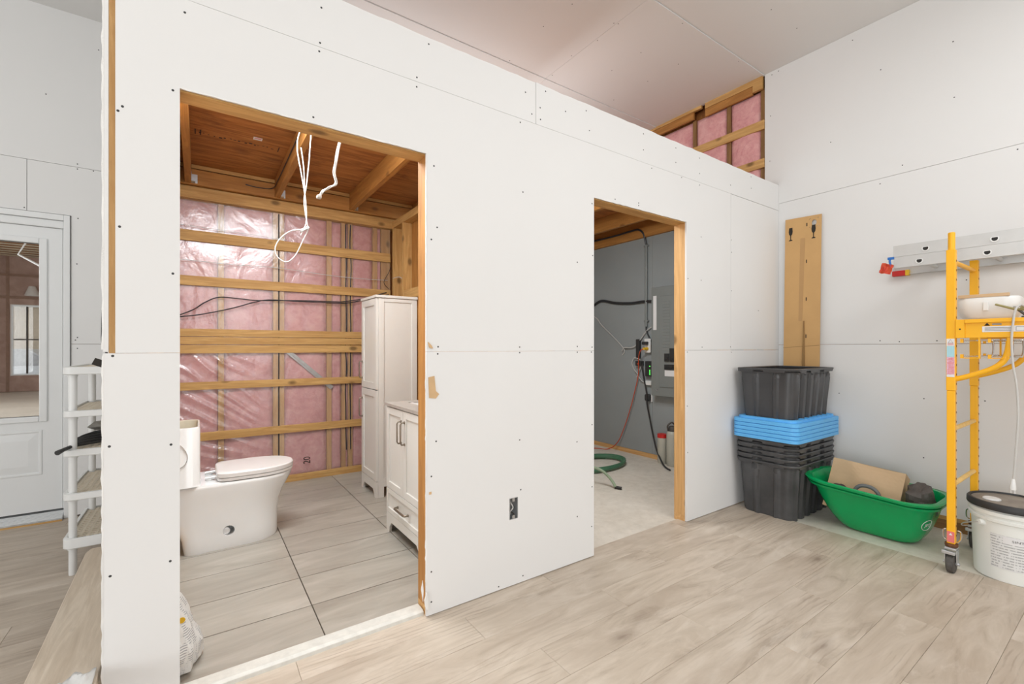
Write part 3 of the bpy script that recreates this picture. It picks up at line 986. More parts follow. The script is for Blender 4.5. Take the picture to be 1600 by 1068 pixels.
# ================================================================ REAR AND SIDE WALLS (seen in the door glass)
wz = struct('wall_rear')
YR_ = -9.30
WX0, WX1, WZ0, WZ1 = -4.335, -3.1, 0.45, 2.46
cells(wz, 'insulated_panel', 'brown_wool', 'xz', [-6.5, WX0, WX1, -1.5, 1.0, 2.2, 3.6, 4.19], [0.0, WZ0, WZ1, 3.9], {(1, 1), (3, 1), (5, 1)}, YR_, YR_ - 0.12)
for x0 in (-6.0, -5.4, -4.8, -4.42, -2.9, -2.3, -1.65):
    MB().box(x0, x0 + 0.06, YR_ + 0.001, YR_ + 0.012, 0, 3.88).build('stud', 'dim_stud', wz)
for z0 in (2.62, 3.25):
    MB().box(-6.5, 4.18, YR_ + 0.013, YR_ + 0.03, z0, z0 + 0.07).build('strapping', 'dim_stud', wz)
for n_, (a, b) in enumerate(((WX0, WX1), (-1.5, 1.0), (2.2, 3.6))):
    w = struct('window_%d' % (n_ + 1))
    fm = MB()
    for q in ((a, a + 0.03, WZ0, WZ1), (b - 0.03, b, WZ0, WZ1), (a + 0.03, b - 0.03, WZ0, WZ0 + 0.03), (a + 0.03, b - 0.03, WZ1 - 0.03, WZ1)):
        fm.box(q[0], q[1], YR_ - 0.11, YR_ + 0.01, q[2], q[3])
    fm.build('window_frame', 'white_paint', w)
    MB().box(a + 0.30, a + 0.335, YR_ - 0.06, YR_ - 0.03, WZ0 + 0.05, WZ1 - 0.05).build('muntin', 'rubber', w)
    MB().box(a + 0.05, b - 0.05, YR_ - 0.07, YR_ - 0.04, 1.455, 1.49).build('muntin', 'rubber', w)
    MB().box(a + 0.05, b - 0.05, YR_ - 0.078, YR_ - 0.074, WZ0 + 0.05, WZ1 - 0.05).build('pane', 'clear_glass', w)
ws = struct('wall_side')
for (ya, yb2, z0, z1) in ((-9.3, -4.0, 0, 3.9), (1.2, 4.68, 0, 3.9), (-4.0, 1.2, 0, 0.04), (-4.0, 1.2, 3.1, 3.9)):
    MB().box(-6.5, -6.48, ya, yb2, z0, z1).build('drywall_panel', 'drywall', ws)

gr = struct('ground')
MB().box(-30, 30, -40, -9.6, -0.4, -0.2).build('snow_ground', 'snow', gr)
MB().loft([[(-14 + 0.4 * k, -14 - 1.2 * math.sin(a), -0.2 + (0.75 + 0.2 * mnoise.noise(Vector((k, 0, 0)))) * math.sin(a) * 1.0) for a in [PI * q / 6 for q in range(7)]] for k in range(50)], True, True, closed=True).build('snow_bank', 'snow', gr, smooth=60)
sh = thing('neighbouring_building', 'beige sided building reflected in the door glass', 'building', (-7, -22, -0.2))
MB().box(-12, -2.5, -24, -22, -0.2, 3.2).build('wall', 'siding', sh)
for k in range(14):
    MB().box(-12, -2.5, -22, -21.985, -0.2 + 0.24 * k, -0.2 + 0.24 * k + 0.215).build('siding_board', 'siding', sh)
MB().prism([(-24.5, 3.2), (-21.6, 3.2), (-23, 4.3)], 'yz', -12.4, -2.1).build('roof', 'snow', sh)
car = thing('parked_car', 'pale parked car by the snow bank reflected in the door glass', 'car', (-6.2, -18, -0.2))
prof = [(-8.2, 0.1), (-4.2, 0.1), (-4.15, 0.55), (-5.1, 0.72), (-5.7, 1.18), (-7.4, 1.2), (-8.1, 0.75), (-8.25, 0.5)]
MB().prism(prof, 'xz', -18.9, -17.2).build('body', 'galv', car, bevel=0.06)
for xw in (-7.3, -5.0):
    wm = MB().lathe([(0.0, -0.1), (0.2, -0.1), (0.32, -0.09), (0.32, 0.09), (0.2, 0.1), (0.0, 0.1)], 0, 0, 18)
    wm.xform(Matrix.Translation((xw, -17.2, 0.12)) @ Matrix.Rotation(PI / 2, 4, 'X')).build('wheel', 'rubber', car, smooth=True)
lp = thing('wall_lamp', 'small white lamp shade on the insulated wall reflected in the door glass', 'lamp', (-3.86, -9.1, 2.75))
MB().lathe([(0.07, 2.97), (0.16, 2.71), (0.155, 2.71), (0.065, 2.97)], -3.86, -9.08, 20, cap0=False, cap1=False).build('lamp_shade', 'white_plastic', lp, smooth=True)
MB().tube([(-3.86, -9.26, 2.90), (-3.86, -9.08, 2.90)], 0.012).build('bracket', 'white_plastic', lp)
cp = MB().tube([(-3.0, -4.9, 3.685), (-3.19, -4.9, 3.25), (-2.2, -4.9, 2.62)], [0.018, 0.02, 0.04], 10).build('white_pole', 'white_paint', None, smooth=True)
tag(cp, 'white angled pole hanging from the ceiling reflected in the door glass', 'pole')

# ================================================================ EXTERIOR DOOR
dr = struct('door_1')
XD0, XD1 = -1.655, -0.812
fr_ = MB().box(-0.800, -0.767, 4.535, 4.66, 0.0, 2.195).box(-1.697, -1.662, 4.535, 4.66, 0.0, 2.195).box(-1.662, -0.800, 4.535, 4.66, 2.155, 2.195)
fr_.build('door_frame', 'white_paint', dr, bevel=0.003)
MB().box(-1.662, -0.8005, 4.552, 4.66, 2.10, 2.1545).build('head_stop', 'white_paint', dr, bevel=0.006)
MB().box(-0.811, -0.801, 4.575, 4.66, 0.068, 2.10).build('frame_stop', 'white_paint', dr)
GX0, GX1, GZ0, GZ1 = -1.54, -0.931, 0.748, 1.978
sl = cells(dr, 'door_slab', 'white_paint', 'xz', [XD0, GX0, GX1, XD1], [0.07, GZ0, GZ1, 2.098], {(1, 1)}, 4.572, 4.616)
fm = MB()
for q in ((GX0 - 0.042, GX0, GZ0 - 0.04, GZ1 + 0.04), (GX1, GX1 + 0.042, GZ0 - 0.04, GZ1 + 0.04), (GX0, GX1, GZ0 - 0.04, GZ0), (GX0, GX1, GZ1, GZ1 + 0.04)):
    fm.box(q[0], q[1], 4.560, 4.592, q[2], q[3])
fm.build('glass_frame', 'white_paint', sl, bevel=0.006)
MB().box(GX0, GX1, 4.590, 4.596, GZ0, GZ1).build('pane', 'door_glass', sl)


def raised(parent, x0, x1, z0, z1, y, name='raised_panel'):
    def R(d, k):
        return [(x0 + d, k, z0 + d), (x1 - d, k, z0 + d), (x1 - d, k, z1 - d), (x0 + d, k, z1 - d)]
    m = MB().loft([R(0, y), R(0.004, y - 0.005), R(0.014, y - 0.005), R(0.020, y + 0.0), R(0.028, y - 0.0005), R(0.07, y - 0.008)], False, True)
    return m.build(name, 'white_paint', parent)


raised(sl, -1.54, -0.915, 0.33, 0.65, 4.5715)
th = MB().prism([(4.50, 0.0), (4.50, 0.012), (4.535, 0.026), (4.60, 0.060), (4.66, 0.062), (4.66, 0.0)], 'yz', -1.66, -0.801)
th.build('threshold', 'galv', dr)
for k in range(7):
    y0 = 4.512 + k * 0.0105
    z0 = 0.016 + k * 0.0052
    MB().box(-1.655, -0.805, y0, y0 + 0.005, z0, z0 + 0.006).build('threshold_rib', 'white_paint', dr)
MB().box(-1.70, -0.80, 4.485, 4.4995, 0.0, 0.008).build('threshold_shim', 'pine_x', dr)
# unseen closed box added behind the glass to keep it dark
po = struct('wall_porch')
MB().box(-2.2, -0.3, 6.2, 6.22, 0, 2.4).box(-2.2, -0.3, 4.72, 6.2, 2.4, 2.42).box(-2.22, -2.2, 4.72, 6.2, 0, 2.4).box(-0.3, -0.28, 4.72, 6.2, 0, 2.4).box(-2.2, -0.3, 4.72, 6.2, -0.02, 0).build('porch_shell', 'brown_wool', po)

# ================================================================ TOILET
ZT = 0.015
CY = 3.405
to = thing('toilet', 'white one piece toilet without tank lid standing loose on the tiles', 'toilet', (0.2, CY, ZT))


def toilet_ring(z, xr, xf, hw, rr, lag=0.0, n=48):
    """plan outline: squared back, rounded nose"""
    pts = []
    xc = xf - hw * 1.25
    for k in range(n):
        a = 2 * PI * k / n
        ca, sa = math.cos(a), math.sin(a)
        if ca >= 0:
            x = xc + (xf - xc) * abs(ca) ** 0.92
            y = hw * math.copysign(abs(sa) ** 0.92, sa)
        else:
            x = xc - (xc - xr) * abs(ca) ** (2 / 9.0)
            y = hw * math.copysign(abs(sa) ** (2 / 9.0), sa)
        flare = 1.0
        if x < 0.03:
            flare = 1 + lag
        pts.append((x, CY + y * flare, z))
    return pts


rings = []
for z, xr, xf, hw, lg in ((0.015, -0.072, 0.432, 0.150, 0.07), (0.030, -0.074, 0.437, 0.153, 0.07), (0.10, -0.085, 0.436, 0.155, 0.06), (0.18, -0.112, 0.437, 0.158, 0.05),
                          (0.25, -0.125, 0.448, 0.163, 0.04), (0.31, -0.128, 0.470, 0.170, 0.03), (0.36, -0.128, 0.498, 0.178, 0.02), (0.40, -0.128, 0.518, 0.184, 0.01), (0.418, -0.128, 0.523, 0.186, 0.0), (0.424, -0.126, 0.518, 0.182, 0.0)):
    rings.append(toilet_ring(z, xr, xf, hw, 0.0, lg))
body = MB().loft(rings).build('bowl', 'porcelain', to, smooth=50)
cut = MB().tube([(0.153, CY - 0.30, 0.122), (0.153, CY - 0.05, 0.122)], 0.031, 24).build('cutter', 'porcelain')
bm_ = body.modifiers.new('hole', 'BOOLEAN')
bm_.operation = 'DIFFERENCE'
bm_.solver = 'EXACT'
bm_.object = cut
dg = bpy.context.evaluated_depsgraph_get()
nm = bpy.data.meshes.new_from_object(body.evaluated_get(dg))
body.modifiers.clear()
body.data = nm
bpy.data.objects.remove(cut)
pm_ = MB()
pm_.tube(cat([(0.14, CY - 0.143, 0.118), (0.14, CY - 0.12, 0.118), (0.14, CY - 0.052, 0.118)], 4), [0.012] + [0.021] * 7 + [0.021], 16)
pm_.build('outlet_fitting', 'porcelain', to, smooth=True)
# tank: hollow, open at the top
tr_ = []
for (o_, z) in ((0.004, 0.424), (0.0, 0.436), (0.0, 0.760), (-0.003, 0.770), (-0.012, 0.770), (-0.016, 0.762), (-0.018, 0.50)):
    tr_.append([(x, y, z) for x, y in rrect(-0.128 - o_, 0.010 + o_, CY - 0.190 - o_, CY + 0.190 + o_, 0.045, 6)])
tm = MB().loft(tr_[:5], False, False, 0)
tm.loft(tr_[4:], False, True, 1)
tm.build('tank', ['porcelain', 'bare_china'], to, smooth=40)
MB().box(-0.09, -0.05, CY - 0.13, CY - 0.08, 0.62, 0.735).build('fill_valve', 'blue_tape', to, bevel=0.006)
MB().lathe([(0.02, 0.50), (0.02, 0.70)], -0.06, CY + 0.02, 14).build('flush_valve', 'white_plastic', to, smooth=True)


def seat_ring(z, grow, n=56):
    xr, xf, hw = 0.092 - grow, 0.530 + grow, 0.186 + grow
    pts = []
    xc = 0.30
    for k in range(n):
        a = 2 * PI * k / n
        ca, sa = math.cos(a), math.sin(a)
        if ca >= 0:
            pts.append((xc + (xf - xc) * abs(ca) ** 0.95, CY + hw * math.copysign(abs(sa) ** 0.95, sa), z))
        else:
            pts.append((xc - (xc - xr) * abs(ca) ** 0.22, CY + hw * math.copysign(abs(sa) ** 0.30, sa) * (1 - 0.05 * abs(ca)), z))
    return pts


MB().loft([seat_ring(0.428, -0.006), seat_ring(0.430, 0.0), seat_ring(0.446, 0.001), seat_ring(0.448, -0.004)]).build('seat', 'seat_plastic', to, smooth=40)
MB().loft([seat_ring(0.449, -0.004), seat_ring(0.451, 0.002), seat_ring(0.474, 0.002), seat_ring(0.480, -0.004), seat_ring(0.482, -0.03)]).build('seat_lid', 'seat_plastic', to, smooth=40)
for y0 in (CY - 0.075, CY + 0.075):
    MB().tube(cat([(0.035, y0, 0.436), (0.045, y0, 0.438), (0.085, y0, 0.440), (0.094, y0, 0.440)], 3), [0.004] + [0.011] * 8 + [0.008], 12).lathe([(0.020, 0.4235), (0.020, 0.430), (0.012, 0.434)], 0.055, y0, 16).build('hinge', 'satin', to, smooth=True)
ys = CY - 0.1935
MB().tube(cat([(-0.128, ys, 0.69), (-0.085, ys, 0.675), (-0.052, ys, 0.615), (-0.065, ys, 0.56), (-0.128, ys, 0.525)]), 0.0022, 6).build('supply_wire', 'chrome', to, smooth=True)

# ================================================================ TALL CABINET AND VANITY
def shaker(parent, plane_x, y0, y1, z0, z1, rail=0.055, th=0.019, rec=0.008):
    """door facing -X"""
    m = MB()
    x0, x1 = plane_x - th, plane_x
    m.box(x0, x1, y0, y0 + rail, z0, z1).box(x0, x1, y1 - rail, y1, z0, z1)
    m.box(x0, x1, y0 + rail, y1 - rail, z0, z0 + rail).box(x0, x1, y0 + rail, y1 - rail, z1 - rail, z1)
    m.box(x0 + rec, x1, y0 + rail, y1 - rail, z0 + rail, z1 - rail)
    return m.build('door', 'cabinet', parent, bevel=0.0015)


def pull(parent, x, y0, z0, y1, z1, r=0.005, off=0.028, name='handle'):
    d = Vector((0, y1 - y0, z1 - z0)).normalized() * 0.012
    pts = [(x, y0, z0), (x - off * 0.75, y0, z0), (x - off, y0 + d.y, z0 + d.z), (x - off, y1 - d.y, z1 - d.z), (x - off * 0.75, y1, z1), (x, y1, z1)]
    m = MB().tube(pts, r, 8)
    for (yy, zz) in ((y0, z0), (y1, z1)):
        m.box(x - 0.004, x, yy - 0.008, yy + 0.008, zz - 0.008, zz + 0.008)
    return m.build(name, 'bronze', parent, smooth=50)


tc = thing('linen_cabinet', 'tall narrow white bathroom cabinet with two shaker doors', 'cabinet', (1.37, 3.83, ZT))
X0, X1, Y0, Y1, ZB, ZTOP = 1.204, 1.535, 3.640, 4.035, 0.015, 1.662
m = MB()
m.box(X0, X1, Y0, Y0 + 0.018, 0.13, ZTOP - 0.02).box(X0, X1, Y1 - 0.018, Y1, 0.13, ZTOP - 0.02)
m.box(X0, X1, Y0 + 0.018, Y1 - 0.018, 0.13, 0.15).box(X1 - 0.01, X1, Y0 + 0.018, Y1 - 0.018, 0.15, ZTOP - 0.02)
# stiles and rails standing proud on the near side
for (xa, xb, za, zb) in ((X0, X0 + 0.045, ZB, ZTOP - 0.02), (X1 - 0.045, X1, ZB, ZTOP - 0.02), (X0 + 0.045, X1 - 0.045, ZTOP - 0.05, ZTOP - 0.02), (X0 + 0.045, X1 - 0.045, 0.10, 0.17)):
    m.box(xa, xb, Y0 - 0.006, Y0 + 0.004, za, zb)
m.box(X0, X0 + 0.045, Y1 - 0.018, Y1, ZB, 0.13).box(X1 - 0.045, X1, Y1 - 0.018, Y1, ZB, 0.13)
m.build('carcass', 'cabinet', tc, bevel=0.0012)
arch = [(Y0 - 0.006, 0.015), (Y0 + 0.05, 0.015), (Y0 + 0.055, 0.045), (Y0 + 0.085, 0.075), (Y1 - 0.085, 0.075), (Y1 - 0.055, 0.045), (Y1 - 0.05, 0.015), (Y1, 0.015), (Y1, 0.145), (Y0 - 0.006, 0.145)]
MB().prism(arch, 'yz', X0 - 0.019, X0 - 0.001).build('toe_kick', 'cabinet', tc, bevel=0.0012)
MB().box(X0 - 0.026, X1 + 0.004, Y0 - 0.014, Y1 + 0.006, ZTOP - 0.018, ZTOP + 0.004).build('top', 'cabinet', tc, bevel=0.003)
d1 = shaker(tc, X0 - 0.001, Y0 - 0.002, Y1 - 0.002, 0.894, ZTOP - 0.022)
pull(d1, X0 - 0.020, Y1 - 0.03, 0.975, Y1 - 0.03, 1.118)
d2 = shaker(tc, X0 - 0.001, Y0 - 0.002, Y1 - 0.002, 0.150, 0.888)
pull(d2, X0 - 0.020, Y1 - 0.03, 0.640, Y1 - 0.03, 0.800)

va = thing('vanity', 'white shaker vanity with gray top half hidden by the doorway stud', 'cabinet', (1.3, 2.69, ZT))
X0, X1, Y0, Y1 = 1.062, 1.555, 2.385, 2.985
m = MB()
m.box(X0, X1, Y0, Y0 + 0.018, 0.015, 0.848).box(X0, X1, Y1 - 0.018, Y1, 0.015, 0.848)
m.box(X0, X1, Y0 + 0.018, Y1 - 0.018, 0.13, 0.148).box(X1 - 0.01, X1, Y0 + 0.018, Y1 - 0.018, 0.148, 0.848)
m.box(X0, X0 + 0.02, Y0 + 0.018, Y1 - 0.018, 0.82, 0.848)
m.build('carcass', 'cabinet', va, bevel=0.0012)
arch = [(Y0, 0.015), (Y0 + 0.05, 0.015), (Y0 + 0.056, 0.05), (Y0 + 0.095, 0.085), (Y1 - 0.095, 0.085), (Y1 - 0.056, 0.05), (Y1 - 0.05, 0.015), (Y1, 0.015), (Y1, 0.140), (Y0, 0.140)]
MB().prism(arch, 'yz', X0 - 0.019, X0 - 0.001).build('toe_kick', 'cabinet', va, bevel=0.0012)
ym = (Y0 + Y1) / 2
for (a, b, hy) in ((Y0 + 0.001, ym - 0.0015, ym - 0.028), (ym + 0.0015, Y1 - 0.001, ym + 0.028)):
    d = shaker(va, X0 - 0.001, a, b, 0.305, 0.842, rail=0.045)
    pull(d, X0 - 0.020, hy, 0.64, hy, 0.775)
dw = shaker(va, X0 - 0.001, Y0 + 0.001, Y1 - 0.001, 0.143, 0.301, rail=0.032)
dw.name = 'drawer'
pull(dw, X0 - 0.020, ym - 0.085, 0.222, ym + 0.085, 0.222, r=0.007)
tp = cells(va, 'countertop', 'stone_top', 'xy', [1.035, 1.16, 1.44, 1.565], [2.372, 2.47, 2.90, 2.998], {(1, 1)}, 0.849, 0.868)
bs = []
for d, z in ((0.0, 0.867), (0.006, 0.85), (0.02, 0.76), (0.06, 0.735)):
    bs.append([(x, y, z) for x, y in rrect(1.158 + d, 1.442 - d, 2.468 + d, 2.902 - d, 0.05, 5)])
MB().loft(bs, False, True).build('basin', 'porcelain', va, smooth=50)

# ================================================================ PLASTIC BAG IN THE DOORWAY
bg_ = MB()
rings = []
NB = 40
for (z, rx, ry, cx, cy) in ((0.016, 0.07, 0.10, -0.075, 2.175), (0.03, 0.092, 0.122, -0.073, 2.175), (0.09, 0.094, 0.125, -0.072, 2.175), (0.16, 0.078, 0.112, -0.078, 2.17), (0.22, 0.062, 0.09, -0.083, 2.165), (0.28, 0.040, 0.06, -0.088, 2.155), (0.325, 0.014, 0.03, -0.082, 2.145), (0.34, 0.004, 0.012, -0.080, 2.14)):
    r = []
    for k in range(NB):
        a = 2 * PI * k / NB
        w = 1 + 0.20 * mnoise.noise(Vector((math.cos(a) * 2.2, math.sin(a) * 2.2, z * 9))) + 0.10 * mnoise.noise(Vector((math.cos(a) * 6, math.sin(a) * 6, z * 22)))
        if z < 0.02:
            w = 1
        r.append((cx - 0.010 + rx * math.cos(a) * w, cy + ry * math.sin(a) * w, z))
    rings.append(r)
fine = []
for a_, b_ in zip(rings, rings[1:]):
    for s in range(3):
        u = s / 3
        fine.append([tuple(p * (1 - u) + q * u + (0.004 * mnoise.noise(Vector((p * 31, q * 27, s + i))) if s else 0) for p, q in zip(A, B)) for i, (A, B) in enumerate(zip(a_, b_))])
fine.append(rings[-1])
bgo = bg_.loft(fine).build('plastic_bag', 'bag_print', None, smooth=28)
tag(bgo, 'crumpled white printed plastic bag on the tiles inside the first doorway', 'bag')
MB().lathe([(0.0, 0), (0.011, 0), (0.011, 0.0015), (0.0, 0.0015)], 0, 0, 14, cap0=False, cap1=False).xform(Matrix.Translation((-0.050, 2.082, 0.222)) @ Matrix.Rotation(PI / 2, 4, 'X')).build('yellow_dot', 'tag_yellow', bgo)

# ================================================================ CABLES IN THE BATHROOM
def cable(name, label, pts, r, mat, group=None, k=8, n=8, parent=None, category='cable'):
    o = MB().tube(cat(pts, k), r, n).build(name, mat, parent, smooth=True)
    if parent is None:
        tag(o, label, category, group)
    return o


YC = YK - 0.026
cable('black_cable', 'black cable arching higher across the pink bathroom wall', [(-0.2, YC, 1.46), (-0.122, YC, 1.501), (-0.03, YC, 1.55), (0.047, YC, 1.612), (0.146, YC, 1.66), (0.302, YC, 1.656), (0.436, YC, 1.650), (0.753, YC, 1.668), (1.05, YC, 1.676), (1.149, YC, 1.681), (1.303, YC, 1.711), (1.40, YC, 1.74), (1.58, YC, 1.80)], 0.0045, 'black_cable')
cable('black_cable', 'black cable sagging lower across the pink bathroom wall', [(-0.2, YC, 1.485), (-0.122, YC, 1.487), (0.023, YC, 1.512), (0.236, YC, 1.572), (0.40, YC - 0.002, 1.632), (0.52, YC - 0.004, 1.660), (0.753, YC - 0.009, 1.660), (1.149, YC - 0.009, 1.667), (1.303, YC - 0.009, 1.698), (1.40, YC - 0.009, 1.725), (1.60, YC - 0.009, 1.78)], 0.0045, 'black_cable')
cable('white_wire', 'thin white wire stapled across the pink bathroom wall', [(-0.2, YC, 1.955), (-0.061, YC, 1.95), (0.25, YC, 1.944), (0.577, YC, 1.951), (0.986, YC, 1.926), (1.30, YC, 1.918), (1.59, YC, 1.925)], 0.0026, 'white_cable')
cable('white_wire', 'thin white wire near the second strap of the pink bathroom wall', [(-0.2, YC, 2.235), (0.14, YC, 2.225), (0.58, YC, 2.213), (0.66, YC, 2.205)], 0.002, 'white_cable')
for xx, nm_, lab in ((0.598, 'a', 'black cable running down the doubled stud of the pink wall'), (1.186, 'b', 'left black cable of the pair down the paired studs'), (1.2285, 'c', 'right black cable of the pair down the paired studs')):
    pts = [(xx + (0.0 if xx < 1 else 0.010) * mnoise.noise(Vector((xx * 9, q * 1.3, 0))), YK - 0.0012 + 0.004, 2.44 - 0.2 * q) for q in range(12)]
    cable('black_cable', lab, pts, 0.0052, 'black_cable', n=6, k=4)
lo = thing('cable_loop', 'white cable loop tied off and hanging under the middle joist', 'cable', (0.5, 2.9, 2.44))
MB().tube(cat([(0.548, 2.92, 2.60), (0.49, 2.9, 2.50), (0.478, 2.9, 2.40), (0.50, 2.9, 2.26), (0.522, 2.9, 2.12), (0.528, 2.9, 2.00), (0.520, 2.9, 1.955), (0.497, 2.9, 1.90)]), 0.0030, 8).build('cable_strand', 'white_cable', lo, smooth=True)
MB().tube(cat([(0.56, 2.92, 2.56), (0.548, 2.9, 2.44), (0.543, 2.9, 2.36), (0.528, 2.9, 2.20), (0.516, 2.905, 2.10), (0.533, 2.905, 1.97), (0.540, 2.905, 1.945), (0.505, 2.905, 1.86), (0.47, 2.905, 1.78), (0.425, 2.905, 1.735), (0.380, 2.905, 1.752), (0.362, 2.905, 1.80), (0.385, 2.905, 1.86), (0.44, 2.905, 1.915), (0.50, 2.905, 1.935), (0.535, 2.905, 1.958)]), 0.0030, 8).build('cable_strand', 'white_cable', lo, smooth=True)
MB().tube(cat([(0.50, 2.912, 2.42), (0.515, 2.912, 2.30), (0.520, 2.912, 2.16)]), 0.0030, 8).build('cable_strand', 'white_cable', lo, smooth=True)
tw = MB()
for q in range(4):
    tw.tube([(0.505 + 0.009 * q + 0.010 * math.cos(a), 2.9 + 0.010 * math.sin(a), 1.925 + 0.006 * q + 0.004 * math.cos(a)) for a in [2 * PI * s / 10 for s in range(10)]], 0.0032, 6, closed=True)
tw.build('cable_wrap', 'white_cable', lo, smooth=True)
lo2 = thing('cable_tail', 'short twisted white cable tail hanging between the joists', 'cable', (0.58, 2.4, 2.3))
for q in range(3):
    base = [(0.612, 2.40, 2.40), (0.600, 2.40, 2.32), (0.582, 2.4, 2.22), (0.568, 2.4, 2.13), (0.575, 2.4, 2.07), (0.545, 2.4, 2.045), (0.515, 2.4, 2.02), (0.496, 2.4, 1.99)]
    sp = [(p[0] + 0.0055 * math.cos(i * 1.6 + q * 2.1), p[1] + 0.0055 * math.sin(i * 1.6 + q * 2.1), p[2]) for i, p in enumerate(base)]
    MB().tube(cat([(0.62 + 0.03 * (q - 1), 2.42, 2.712)] + sp), 0.0030, 8).build('cable_strand', 'white_cable', lo2, smooth=True)
MB().box(0.484, 0.506, 2.386, 2.414, 1.978, 1.996).build('taped_end', 'white_cable', lo2, bevel=0.005)
cable('white_cable', 'white cable strung between the joists under the plywood', [(0.594, 2.45, 2.66), (0.70, 2.45, 2.645), (0.85, 2.45, 2.665), (1.191, 2.45, 2.68)], 0.004, 'white_cable')
cable('black_cable', 'black cable stapled along the side of the middle joist', [(0.546, 2.10, 2.66), (0.546, 2.6, 2.655), (0.546, 3.4, 2.64), (0.546, 4.2, 2.63), (0.53, 4.43, 2.625), (0.42, 4.444, 2.615), (0.33, 4.444, 2.622)], 0.004, 'black_cable')
br = thing('metal_brace', 'diagonal galvanized brace strip on the pink bathroom wall', 'brace', (0.87, YK, 1.03))
dvec = Vector((1.04 - 0.66, 0, 0.865 - 1.215)).normalized()
bmx = MB().box(-0.265, 0.265, -0.002, 0.002, -0.020, 0.020).box(-0.265, 0.265, -0.009, -0.002, -0.003, 0.003)
ang = math.atan2(-dvec.z, dvec.x)
bmx.xform(Matrix.Translation((0.86, YK - 0.0035, 1.03)) @ Matrix.Rotation(ang, 4, 'Y')).build('strip', 'galv', br)
cable('wire_end', 'short wires poking from the studs above the tall cabinet', [(1.60, 4.40, 1.93), (1.66, 4.37, 1.945), (1.69, 4.33, 1.90), (1.685, 4.31, 1.80), (1.68, 4.30, 1.70)], 0.003, 'white_cable')
cable('wire_end', 'dark cable bowed beside the bathroom corner post', [(1.60, YC, 1.84), (1.55, YC - 0.01, 1.90), (1.60, YC, 2.00), (1.625, YC, 2.06)], 0.003, 'black_cable')

# ================================================================ UTILITY ROOM
XU = 4.189
pn = thing('breaker_panel', 'gray electrical breaker panel on the utility room wall', 'electrical panel', (4.1, 2.98, 1.3))
MB().box(4.105, XU, 2.76, 3.196, 0.725, 1.885).build('cabinet', 'panel_gray', pn, bevel=0.004)
MB().box(4.085, 4.1045, 2.752, 3.204, 0.715, 1.893).build('cover', 'panel_gray', pn, bevel=0.004)
MB().box(4.076, 4.0845, 2.80, 3.09, 0.815, 1.79).build('door', 'panel_gray', pn, bevel=0.004)
MB().box(4.074, 4.0755, 2.84, 3.055, 0.86, 1.75).build('breaker_field', 'panel_gray', pn)
k_ = 0
for z in [1.70 - 0.033 * q for q in range(17)]:
    MB().box(4.0715, 4.0735, 2.955, 3.045, z, z + 0.029).build('blank_plate', 'panel_gray', pn, bevel=0.002, seg=1)
for (ya, yb2, z0, z1) in ((2.965, 3.02, 1.09, 1.175), (2.90, 2.955, 1.09, 1.23), (2.90, 3.02, 1.005, 1.058), (2.965, 3.02, 1.0, 1.001)):
    if z1 - z0 > 0.01:
        MB().box(4.060, 4.0735, ya, yb2, z0, z1).box(4.052, 4.060, ya + 0.012, yb2 - 0.012, z0 + 0.02, z0 + 0.045).build('breaker', 'black_rubber', pn, bevel=0.002)
MB().box(4.071, 4.0735, 2.90, 3.02, 0.935, 0.998).build('rating_label', 'label_white', pn)
MB().box(4.0835, 4.0848, 3.135, 3.178, 1.43, 1.80).build('paper_label', 'label_white', pn)
MB().lathe([(0.0, 0), (0.017, 0), (0.015, 0.004), (0, 0.004)], 0, 0, 16, cap0=False, cap1=False).xform(Matrix.Translation((4.0845, 3.135, 0.78)) @ Matrix.Rotation(-PI / 2, 4, 'Y')).build('cover_screw', 'chrome', pn)

cn = thing('conduit', 'gray conduit pipe running up the utility room wall', 'conduit', (4.17, 3.34, 1.9))
MB().tube([(4.172, 3.342, 1.475), (4.172, 3.342, 2.40)], 0.016, 14).build('pipe', 'panel_gray', cn, smooth=True)
for z in (1.53, 2.38):
    MB().box(4.165, XU, 3.312, 3.372, z, z + 0.018).build('pipe_strap', 'panel_gray', cn)
cable('black_cable', 'black cable bending down from the ledger into the gray conduit', [(4.14, 4.40, 2.60), (4.14, 4.127, 2.592), (4.14, 3.795, 2.586), (4.14, 3.50, 2.592), (4.142, 3.42, 2.582), (4.150, 3.365, 2.53), (4.166, 3.345, 2.43), (4.172, 3.342, 2.40)], 0.011, 'black_cable')
cable('black_cable', 'black cable from the conduit foot into the breaker panel', [(4.172, 3.342, 1.475), (4.168, 3.335, 1.43), (4.16, 3.29, 1.35), (4.155, 3.235, 1.28), (4.15, 3.19, 1.25)], 0.009, 'black_cable')
cable('black_cable', 'thick black cable waving across the gray wall to the breaker panel', [(4.172, 4.40, 1.70), (4.172, 4.20, 1.765), (4.172, 4.10, 1.81), (4.172, 4.007, 1.824), (4.172, 3.799, 1.78), (4.172, 3.576, 1.758), (4.172, 3.367, 1.762), (4.172, 3.20, 1.75)], 0.015, 'black_cable')
cable('white_cable', 'white cable hanging down the gray utility room wall', [(4.18, 4.30, 1.68), (4.18, 4.131, 1.615), (4.18, 4.037, 1.519), (4.18, 3.857, 1.38), (4.18, 3.70, 1.247), (4.18, 3.668, 1.19), (4.18, 3.70, 1.15)], 0.006, 'white_cable')
cable('white_cable', 'white cable rising from the outlet to the breaker panel', [(4.165, 3.69, 1.20), (4.165, 3.657, 1.236), (4.165, 3.56, 1.238), (4.165, 3.496, 1.257), (4.165, 3.42, 1.33), (4.165, 3.367, 1.39), (4.165, 3.30, 1.45), (4.165, 3.195, 1.49)], 0.006, 'white_cable')
ou = thing('wall_outlet', 'surface mounted outlet box beside the breaker panel', 'outlet', (4.17, 3.33, 1.25))
MB().box(4.150, XU, 3.265, 3.345, 1.185, 1.335).build('box', 'galv', ou, bevel=0.004)
